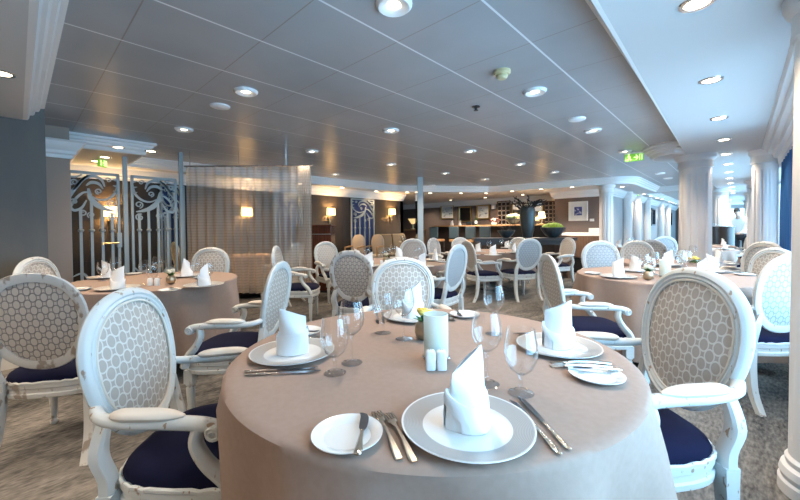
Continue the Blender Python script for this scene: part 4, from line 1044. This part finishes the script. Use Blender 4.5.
o = tw.build('twig_nest', M['twig'], loc=c); tag(o, 'dark twigs lying in the smaller slate bowl on the console', 'twigs')
# bar counter
BY = 9.85; b0, b1 = onY(432, 225, BY), onY(561, 225, BY); xl, xr = PD(432, 12.1).x, -3.55
BT = 1.315
t = empty('bar_counter', ((xl+xr)/2, BY, 0)); tag(t, 'long bar counter with pale oak top below the framed pictures', 'bar counter'); w = xr-xl
MB().box((0, .05, BT-.02), (w, .58, .04)).build('counter_top', M['oak'], t, smooth=0, bevel=.006)
MB().box((0, .12, (BT-.04)/2), (w-.06, .40, BT-.04)).build('front_panel', M['dark_wood'], t, smooth=0)
MB().tube([(-w/2+.1, -.16, .35), (w/2-.1, -.16, .35)], .02).build('foot_rail', M['chrome'], t)
for k in range(4):
    x = -w/2+.1+(w-.2)*k/3; MB().tube([(x, -.16, .35), (x, -.05, .35)], .012, 6).build('rail_bracket', M['chrome'], t)
def make_stool():
    t = empty('bar_stool')
    MB().box((0, 0, .84), (.36, .36, .08)).build('seat', M['oak'], t, smooth=0, bevel=.02)
    MB().box((0, -.17, 1.09), (.34, .045, .36)).build('backrest', M['stool'], t, smooth=0, bevel=.018)
    for s in (-1, 1):
        MB().box((s*.15, -.155, .63), (.03, .03, .56)).build('back_post', M['dark_wood'], t, smooth=0) if False else None
        for y in (-.15, .15): MB().tube([(s*.15, y, .82), (s*.18, y*1.2, 0)], .017, 8).build('leg', M['dark_wood'], t)
    MB().tube([(-.17, .17, .32), (.17, .17, .32), (.17, -.17, .32), (-.17, -.17, .32)], .010, 6, closed=True).build('footrest', M['chrome'], t)
    return t
for px, lab in ((437, 'dark bar stool at the left end of the bar'), (457, 'slate-backed bar stool, second from the left end of the bar'), (473.5, 'slate-backed bar stool below the wine bottle'), (488, 'slate-backed bar stool half hidden left of the small bowl')):
    q = onY(px, 235, BY-.52); put('stool', make_stool, (q.x, BY-.52, 0), 0, lab, 'bar stool', 'bar stools')
def onbar(px, dy=0): return (onY(px, 225, BY+dy).x, BY+dy, BT)
put('napkin0', None, onbar(452), pi*.3, 'white folded napkin on the bar top, left of two', 'napkin', 'folded napkins'); put('napkin1', None, onbar(460), -.4, 'white folded napkin on the bar top, right of two', 'napkin', 'folded napkins')
o = MB().lathe([(.038, 0), (.040, .01), (.040, .19), (.030, .225), (.014, .245), (.0135, .31), (.016, .312), (.016, .325), (0, .326)], 20).build('wine_bottle', M['bottle'], loc=onbar(476)); tag(o, 'dark wine bottle standing on the bar top', 'bottle')
MB().lathe([(.0405, .05), (.0405, .14)], 20, cap0=False, cap1=False).build('bottle_label', M['paper'], o)
t = empty('till_box', onbar(470)); MB().box((0, 0, .06), (.20, .16, .12)).build('body', M['black'], t, smooth=0, bevel=.008); MB().box((0, -.082, .08), (.14, .006, .05)).build('screen', M['stool'], t, smooth=0); tag(t, 'small black box on the bar top beside the wine bottle', 'box')
c = onbar(494); t = empty('flower_pot', c); tag(t, 'low pot of red and white flowers on the bar top', 'flower pot')
MB().lathe([(.05, 0), (.08, .03), (.085, .07), (.07, .07), (0, .06)], 20).build('pot', M['white'], t)
fl = MB(); fl2 = MB(); rn = random.Random(2)
for k in range(14): (fl if k % 2 else fl2).lathe([(0, -.02), (.024, -.008), (.028, .008), (0, .016)], 8, (rn.uniform(-.12, .12), rn.uniform(-.08, .08), rn.uniform(.08, .24)))
for k in range(10): fl2.tube([(0, 0, .05), (rn.uniform(-.1, .1), rn.uniform(-.08, .08), .2)], .004, 5)
fl.build('red_blossoms', M['flower_r'], t); fl2.build('white_blossoms', M['flower_w'], t)
c = onbar(513, -.02); put('bowl', None, c, 0, 'slate bowl on the bar top filled with cream flowers', 'bowl', 'slate bowls', .72)
fl = MB(); lf = MB()
for k in range(40):
    an = k*2.4; r = .026*sqrt(k); fl.lathe([(0, -.02), (.028, -.008), (.034, .008), (.02, .022), (0, .016)], 8, (r*cos(an), r*sin(an), .235+.05*(1-(r/.17)**2)))
for k in range(16):
    an = k*2.4; r = .12+.05*rn.random(); lf.lathe([(0, -.02), (.03, 0), (.02, .02), (0, .03)], 6, (r*cos(an), r*sin(an), .205))
t = empty('flower_mound', c); fl.build('blossoms', M['flower_w'], t); lf.build('leaves', M['leaf'], t); tag(t, 'cream flower mound in the slate bowl on the bar', 'flowers')

# pictures, mirror, lattice screens on the far walls
def frame_on_wallY(Y, px0, px1, py0, py1, fm, fw, art, lab, cat, mat_w=0, group=None):
    a, b = onY(px0, py1, Y), onY(px1, py0, Y); w, h = b.x-a.x, b.z-a.z
    t = empty('picture_frame' if cat != 'mirror' else 'wall_mirror', ((a.x+b.x)/2, Y-.002, a.z)); mb = MB()
    for x in (-w/2+fw/2, w/2-fw/2): mb.box((x, -.02, h/2), (fw, .04, h))
    for z in (fw/2, h-fw/2): mb.box((0, -.02, z), (w-2*fw, .04, fw))
    mb.build('frame', M[fm], t, smooth=0)
    if mat_w:
        MB().box((0, -.010, h/2), (w-2*fw, .012, h-2*fw)).build('mount', M['paper'], t, smooth=0)
        MB().box((0, -.018, h/2), (w-2*fw-2*mat_w, .006, h-2*fw-2*mat_w)).build('print', M[art], t, smooth=0)
    else: MB().box((0, -.012, h/2), (w-2*fw, .012, h-2*fw)).build('glass' if cat == 'mirror' else 'print', M[art], t, smooth=0)
    tag(t, lab, cat, group)
frame_on_wallY(11.5, 441, 454.5, 204.5, 219.5, 'gold', .045, 'art_sky', 'gold-framed pale sketch on the bar wall, left of the mirror', 'picture', .05, 'framed pictures')
frame_on_wallY(11.5, 459, 471.5, 206.5, 222, 'gold', .04, 'mirror', 'gold-framed mirror between the two sketches on the bar wall', 'mirror')
frame_on_wallY(11.5, 477, 490, 204.5, 219.5, 'gold', .045, 'art_sky', 'gold-framed pale sketch on the bar wall, right of the mirror', 'picture', .05, 'framed pictures')
frame_on_wallY(10.8, 569, 588, 201, 221, 'paper', .035, 'art_blue', 'large off-white frame with a small deep blue print beside the column', 'picture', .115, 'framed pictures')
a_ = onY(592, 220, 10.8); o = MB().box((a_.x, 10.79, a_.z), (.11, .012, .07)).build('wall_label', M['paper'], smooth=0); tag(o, 'small white card on the wall right of the blue print', 'label card')
q = onY(494.5, 206.5, 11.5); t = empty('wall_speaker', (q.x, 11.498, q.z)); MB().box((0, -.05, 0), (.13, .10, .18)).build('body', M['trim'], t, smooth=0, bevel=.01); MB().box((0, -.102, 0), (.10, .004, .14)).build('grille', M['paper'], t, smooth=0); tag(t, 'small white speaker box on the bar wall', 'speaker')
def lattice(px0, px1, lab):
    a, b = onY(px0, 225, 11.44), onY(px1, 201, 11.44); w = b.x-a.x; z0, z1 = 1.02, b.z; h = z1-z0
    t = empty('lattice_screen', ((a.x+b.x)/2, 11.45, 0)); mb = MB()
    MB().box((0, .02, (z0+z1)/2), (w, .02, h)).build('backing', M['black'], t, smooth=0)
    for x in (-w/2, w/2): mb.box((x, 0, z1/2), (.035, .04, z1))
    for z in (z0, z1): mb.box((0, 0, z), (w, .04, .035))
    mb.build('frame', M['walnut'], t, smooth=0); lm = MB(); s = w/3.0
    nx, nz = 3, max(2, round(h/s))
    for i in range(nx):
        for j in range(nz):
            cx, cz = -w/2+(i+.5)*w/nx, z0+(j+.5)*h/nz
            lm.tube([(cx+w/nx*.54*cos(k*pi/8), -.004, cz+h/nz*.54*sin(k*pi/8)) for k in range(16)], .013, 5, closed=True)
    lm.build('fretwork', M['taupe_wall'], t); tag(t, lab, 'screen', 'fretwork screens')
lattice(497.5, 510, 'dark fretwork screen left of the tall vase branches'); lattice(544.5, 557, 'dark fretwork screen right of the tall vase branches')
a_, b_ = onY(512, 222, 11.46), onY(542, 203, 11.46)
t = empty('wall_mirror', ((a_.x+b_.x)/2, 11.498, a_.z)); w, h = b_.x-a_.x, b_.z-a_.z
MB().box((0, -.01, h/2), (w, .012, h)).build('glass', M['mirror'], t, smooth=0)
fr = MB()
for x in (-w/2, w/2): fr.box((x, -.015, h/2), (.03, .03, h))
fr.build('frame', M['gold'], t, smooth=0); tag(t, 'wide mirror panel behind the branches, between the fretwork screens', 'mirror')
q = onY(541, 214, 9.98)
t = empty('table_lamp', (q.x, 10.02, BT)); MB().lathe([(.06, 0), (.06, .015), (.015, .03), (.012, .20), (0, .20)], 18).build('base', M['gold'], t); MB().lathe([(.10, .17), (.07, .34)], 24, cap0=False, cap1=False).build('lamp_shade', M['shade'], t); tag(t, 'small lit table lamp on the bar behind the tall vase', 'lamp', 'table lamps')
l = bpy.data.lights.new('table_lamp_bulb', 'POINT'); l.energy = 6; l.color = (1, .66, .3); l.shadow_soft_size = .04; o = bpy.data.objects.new('table_lamp_bulb', l); COL.objects.link(o); o.location = (q.x, 10.02, BT+.25)
# service sideboard under the blue print
p0, p1 = onY(561, 250, 10.35), onY(603, 250, 10.35); w = p1.x-p0.x
t = empty('sideboard', ((p0.x+p1.x)/2, 10.55, 0)); tag(t, 'walnut sideboard with white ledge below the blue print', 'sideboard')
MB().box((0, 0, .70), (w, .46, .58)).build('body', M['walnut'], t, smooth=0); MB().box((0, .01, .20), (w-.1, .40, .40)).build('plinth', M['black'], t, smooth=0)
MB().box((0, .05, 1.03), (w+.02, .38, .09)).build('ledge', M['white'], t, smooth=0, bevel=.008)
for k in range(3): MB().box((-w/2+w*(k+.5)/3, -.235, .70), (w/3-.015, .012, .54)).build('door', M['walnut'], t, smooth=0)
q = onY(594, 235, 10.5); o = MB().box((q.x, 10.52, 1.135), (.22, .2, .12)).build('white_box', M['white'], smooth=0, bevel=.01); tag(o, 'white box on the sideboard ledge at the column', 'box')
# cabinet + lamp + plant left of the glass screen
q = onY(411, 230, 9.2); t = empty('side_cabinet', (q.x, 9.3, 0)); tag(t, 'oak-topped side cabinet with a lamp, left of the glass screen', 'cabinet')
MB().box((0, 0, .58), (.75, .42, 1.16)).build('body', M['walnut'], t, smooth=0); MB().box((0, 0, 1.18), (.80, .46, .04)).build('top', M['oak'], t, smooth=0)
t = empty('table_lamp', (q.x, 9.3, 1.20)); MB().lathe([(.08, 0), (.08, .02), (.02, .04), (.018, .20), (0, .20)], 18).build('base', M['gold'], t); MB().lathe([(.05, .18), (.17, .36)], 24, cap0=False, cap1=False).build('lamp_shade', mat('dim_cream_shade', (.6, .5, .3), .6, emit=((1, .7, .3), .7)), t); tag(t, 'small flared cream table lamp on the side cabinet left of the glass screen', 'lamp', 'table lamps')
q = PD(408, 8.5); t = empty('potted_plant', (q.x, q.y, 0)); MB().lathe([(.12, 0), (.16, .35), (.19, .72), (.17, .72), (.15, .65), (0, .64)], 24).build('planter', M['black'], t)
lf = MB(); rn = random.Random(8)
for k in range(26):
    an = k*2.4; p = Vector((.05*cos(an), .05*sin(an), .64)); e_ = Vector((.22*cos(an)*rn.uniform(.4, 1), .22*sin(an)*rn.uniform(.4, 1), rn.uniform(.80, 1.08))); m_ = (p+e_)/2+Vector((0, 0, .08))
    lf.tube([p, m_, e_], [.006, .022, .004], 6, asp=.3)
lf.build('foliage', M['twig'], t); bl = MB()
for k in range(5): bl.lathe([(0, -.02), (.03, -.006), (.03, .01), (0, .02)], 8, (rn.uniform(-.16, .16), rn.uniform(-.16, .16), rn.uniform(.9, 1.07)))
bl.build('blossoms', M['flower_w'], t); tag(t, 'dark-leaved plant with white blossoms behind the middle table', 'plant')
# bench with two back cushions, sand chairs and small table along the dark wall
b0, b1 = onX(383, 240, -6.9), onX(411, 240, -6.9); w = b1.y-b0.y
t = empty('banquette', (-6.95, (b0.y+b1.y)/2, 0), -pi/2); tag(t, 'olive-brown banquette with two back cushions below the wall lamp', 'bench')
MB().box((0, .05, .22), (w, .60, .44)).build('base', M['dark_wood'], t, smooth=0); MB().box((0, .08, .50), (w, .58, .12)).build('seat_cushion', M['olive_fab'], t, smooth=0, bevel=.03)
for k in (-1, 1): MB().box((k*w/4, -.20, .80), (w/2-.02, .14, .56), M=Matrix.Rotation(radians(8), 3, 'X')).build('back_cushion', M['olive_fab'], t, smooth=0, bevel=.03)
def make_sand():
    t = empty('upholstered_chair'); n = 32
    rg = [[(x*.185, -.20+y, .90+z*.27) for x, z in [(abs(cos(2*pi*i/n))**.8*(1 if cos(2*pi*i/n) > 0 else -1)*k, abs(sin(2*pi*i/n))**.75*(1 if sin(2*pi*i/n) > 0 else -1)*k) for i in range(n)]] for y, k in ((-.045, .3), (-.045, .9), (-.02, 1), (.02, 1), (.04, .9), (.05, .3))]
    MB().loft(rg).build('backrest', M['beige_fab'], t, smooth=50)
    MB().box((0, .03, .60), (.36, .44, .11)).build('seat', M['beige_fab'], t, smooth=0, bevel=.03)
    for s in (-1, 1):
        MB().tube([(s*.175, -.20, .86), (s*.185, 0, .86), (s*.185, .20, .84), (s*.18, .20, .60)], .022, 8).build('arm', M['oak'], t)
        for y in (-.18, .22): MB().tube([(s*.155, y, .56), (s*.165, y*1.05, 0)], [.024, .016], 8).build('leg', M['oak'], t)
    return t
for px, lab in ((355, 'sand-coloured high-backed chair below the blue ironwork panel, left of two'), (374, 'sand-coloured high-backed chair below the blue ironwork panel, right of two')):
    q = PD(px, 8.75); put('sand', make_sand, (q.x, q.y, 0), face(q, (0, 0))-radians(28), lab, 'chair', 'sand-coloured chairs', .93)
# cabinet with bottles far down the aisle
p0 = PD(719, 9.3); t = empty('bar_cabinet', (p0.x, p0.y, 0), radians(43)); tag(t, 'dark round-ended cabinet with glasses on top, beyond the fluted column', 'cabinet')
rg = [[(.30*max(-1, min(1, 1.15*cos(2*pi*i/40))), .24*sin(2*pi*i/40), z) for i in range(40)] for z in (0, 1.17)]
MB().loft(rg).build('body', M['dark_wood'], t, smooth=40); MB().loft([[(x*1.06, y*1.06, z) for x, y, _ in rg[0]] for z in (1.17, 1.21)]).build('top', M['dark_wood'], t, smooth=40)
for k in range(5):
    dx = -.22+.11*k; q = p0+Vector((cos(radians(43))*dx, sin(radians(43))*dx, 1.211)); o = MB().lathe([(.022, 0), (.028, .02), (.026, .07), (.024, .07), (0, .01)], 12).build('tumbler', M['glass'], loc=q); tag(o, 'small tumbler on the dark cabinet beyond the fluted column, %s from the left' % ORD[k].replace('nearest', 'first'), 'glass', 'tumblers on the dark cabinet')
# frames on the pale long wall
for px0, px1, lab in ((636.2, 639.5, 'narrow mirror on the pale wall between the second and third wall columns'), (650.5, 654, 'framed picture on the pale wall between the fourth and fifth wall columns'), (668.3, 671, 'small framed picture on the pale wall, farthest from the blue print')):
    a_, b_ = onX(px0, 221, -2.5), onX(px1, 206, -2.5); w = b_.y-a_.y; h = .62; z = 1.28
    t = empty('picture_frame', (-2.498, (a_.y+b_.y)/2, z)); fr = MB()
    for y in (-w/2, w/2): fr.box((.025, y, h/2), (.05, .05, h))
    for zz in (0, h): fr.box((.025, 0, zz), (.05, w+.05, .05))
    fr.build('frame', M['dark_wood'], t, smooth=0); MB().box((.012, 0, h/2), (.012, w, h)).build('glass', M['mirror'], t, smooth=0); tag(t, lab, 'picture', 'frames on the pale wall')

# ------------------------------------------------------------------ waiter
def make_person():
    base = RD(10.02, 10.6)
    J = {'pel': (0, 0, .95), 'sp': (0, .04, 1.12), 'ch': (0, .10, 1.34), 'nk': (0, .15, 1.49), 'hd0': (0, .185, 1.57),
         'lh': (-.10, 0, .90), 'lk': (-.11, .02, .50), 'la': (-.11, -.03, .09), 'lt': (-.12, .14, .03),
         'rh': (.10, 0, .90), 'rk': (.11, .02, .50), 'ra': (.11, -.03, .09), 'rt': (.12, .14, .03),
         'ls': (-.19, .11, 1.41), 'le': (-.24, .16, 1.13), 'lw': (-.17, .37, 1.03), 'rs': (.19, .11, 1.41), 're': (.24, .17, 1.13), 'rw': (.16, .38, 1.03)}
    def skin(name, chain, rad, m, parent, root):
        ks = []; 
        for a, b in chain:
            for q in (a, b):
                if q not in ks: ks.append(q)
        me = bpy.data.meshes.new(name); me.from_pydata([J[k] for k in ks], [(ks.index(a), ks.index(b)) for a, b in chain], [])
        o = bpy.data.objects.new(name, me); COL.objects.link(o); o.parent = parent; me.materials.append(m)
        md = o.modifiers.new('s', 'SKIN'); lay = me.skin_vertices[0].data
        for i, k in enumerate(ks): lay[i].radius = (rad[k],)*2 if not isinstance(rad[k], tuple) else rad[k]; lay[i].use_root = (k == root)
        s = o.modifiers.new('d', 'SUBSURF'); s.levels = s.render_levels = 2; return o
    R_ = {'pel': (.12, .085), 'sp': (.10, .075), 'ch': (.105, .075), 'nk': .055, 'hd0': .055, 'lh': .085, 'lk': .058, 'la': .042, 'lt': .035, 'rh': .085, 'rk': .058, 'ra': .042, 'rt': .035,
          'ls': .045, 'le': .040, 'lw': .030, 'rs': .045, 're': .040, 'rw': .030}
    t = empty('person', (base.x, base.y, 0), face(base, RD(9.0, 10.2)))
    body = [('pel', 'sp'), ('sp', 'ch'), ('ch', 'nk'), ('nk', 'hd0'), ('pel', 'lh'), ('lh', 'lk'), ('lk', 'la'), ('la', 'lt'), ('pel', 'rh'), ('rh', 'rk'), ('rk', 'ra'), ('ra', 'rt'), ('ch', 'ls'), ('ls', 'le'), ('le', 'lw'), ('ch', 'rs'), ('rs', 're'), ('re', 'rw')]
    skin('body', body, R_, M['skin'], t, 'pel')
    up = [c for c in body if not any(k in ('lh', 'lk', 'la', 'lt', 'rh', 'rk', 'ra', 'rt', 'hd0') for k in c)]
    RS = {k: ((v[0]+.014, v[1]+.014) if isinstance(v, tuple) else v+.012) for k, v in R_.items()}; RS['nk'] = .066; RS.update(pel=(.155, .11), sp=(.14, .105), ch=(.16, .115), ls=.068, rs=.068)
    skin('shirt', up, RS, M['shirt'], t, 'pel')
    skin('trousers', [('pel', 'lh'), ('lh', 'lk'), ('lk', 'la'), ('pel', 'rh'), ('rh', 'rk'), ('rk', 'ra')], RS, M['trousers'], t, 'pel')
    # head bowed forward: loft by height, tilted
    Mx = Matrix.Translation((0, .205, 1.60)) @ Matrix.Rotation(radians(-28), 4, 'X')
    def P_(x, y, z): return tuple(Mx @ Vector((x, y, z)))
    rg = []
    for z, w, f, b in ((-.075, .030, .050, .005), (-.06, .048, .072, .03), (-.03, .060, .082, .062), (0, .068, .086, .085), (.03, .073, .088, .095), (.06, .075, .084, .098), (.09, .068, .072, .088), (.115, .048, .045, .062), (.128, .02, .015, .03)):
        rg.append([P_(w*cos(2*pi*i/20), (f if sin(2*pi*i/20) > 0 else b)*sin(2*pi*i/20), z) for i in range(20)])
    hd = MB().loft(rg)
    hd.loft([[P_(-.008, .084, .03), P_(.008, .084, .03), P_(0, .088, .03)], [P_(-.014, .084, -.012), P_(.014, .084, -.012), P_(0, .108, -.010)]])
    for s in (-1, 1): hd.lathe([(0, -.028), (.014, -.02), (.017, 0), (.014, .02), (0, .028)], 8, P_(s*.074, -.005, .01))
    hd = hd.build('head', M['skin'], t, subsurf=1)
    ey = MB()
    for s in (-1, 1): ey.lathe([(0, -.006), (.008, -.003), (.008, .003), (0, .006)], 8, P_(s*.028, .082, .03))
    ey.build('eyes', M['hair'], hd)
    mo = MB().tube([P_(-.02, .082, -.038), P_(0, .087, -.037), P_(.02, .082, -.038)], .004, 6); mo.build('mouth', M['flower_r'], hd)
    rg = []
    for z, w, f, b in ((-.02, .070, -.02, .092), (.03, .079, .02, .104), (.065, .082, .085, .108), (.098, .075, .080, .098), (.126, .052, .05, .068), (.140, .02, .016, .03)):
        rg.append([P_(w*cos(2*pi*i/20), (f if sin(2*pi*i/20) > 0 else b)*sin(2*pi*i/20), z) for i in range(20)])
    MB().loft(rg).build('hair', M['hair'], t, subsurf=1)
    # hands
    for s, w in ((-1, 'lw'), (1, 'rw')):
        x, y, z = J[w]; h = MB()
        h.loft([[(x+.030*cos(2*pi*i/10)*k, y+d, z-.01+.014*sin(2*pi*i/10)*k) for i in range(10)] for d, k in ((.01, .8), (.04, 1.2), (.085, 1.35), (.095, 1.1))])
        for q in range(4):
            fx = x-.030+.020*q; ln = (.062, .072, .068, .055)[q if s > 0 else 3-q]
            h.tube([(fx, y+.085, z-.008), (fx, y+.085+ln*.5, z-.012), (fx, y+.085+ln*.8, z-.03), (fx, y+.085+ln*.85, z-.05)], [.010, .0095, .009, .006], 7)
        h.tube([(x-s*.03, y+.035, z-.01), (x-s*.055, y+.06, z-.02), (x-s*.052, y+.095, z-.035)], [.012, .011, .007], 7)
        h.build('hand', M['skin'], t)
    tag(t, 'person in a white shirt bending over a table by the far window', 'person')
make_person()
# ------------------------------------------------------------------ light
w = bpy.data.worlds.new('sky'); S.world = w; w.use_nodes = True; N = w.node_tree.nodes; L = w.node_tree.links.new
bg = N['Background']; bg.inputs[0].default_value = (.38, .70, 1.0, 1); bg.inputs[1].default_value = SKY
def portal(x, y, z, sx, sy, rot):
    l = bpy.data.lights.new('window_portal', 'AREA'); l.shape = 'RECTANGLE'; l.size = sx; l.size_y = sy; l.cycles.is_portal = True
    o = bpy.data.objects.new('window_portal', l); COL.objects.link(o); o.location = (x, y, z); o.rotation_euler = rot
for i in range(1, len(ys)-1):
    a, b_ = ys[i]+PW(i), ys[i+1]-PW(i+1)
    portal(XW+.2, (a+b_)/2, 1.26, 1.5, b_-a, (0, pi/2, 0))
portal(-.05, 24.2, 1.3, 1.4, 1.5, (-pi/2, 0, 0))
# the room goes on behind the photographer: unseen ceiling lamps added there for warm frontal light
for x in (-4.6, -3.4, -2.2, -1.0):
    for y in (-1.2, -2.6):
        put('sl', None, (x, y, ZS), 0, 'unseen downlight added in the lowered ceiling behind the photographer', 'ceiling light', 'added downlights behind the photographer'); spot((x, y, ZS), SPOT_S*1.35)
for p in [(-2.2, 1.4), (-3.5, 2.6), (-1.3, 2.2)]:
    pass
S.view_settings.view_transform = 'Standard'; S.view_settings.look = 'None'; S.view_settings.gamma = 1; S.view_settings.use_curve_mapping = False
S.view_settings.exposure = EXPO
S.cycles.use_denoising = True; S.cycles.max_bounces = 10; S.cycles.transparent_max_bounces = 24; S.cycles.sample_clamp_indirect = 6; S.cycles.caustics_reflective = False; S.cycles.caustics_refractive = False
S.cycles.diffuse_bounces = 5; S.cycles.glossy_bounces = 4
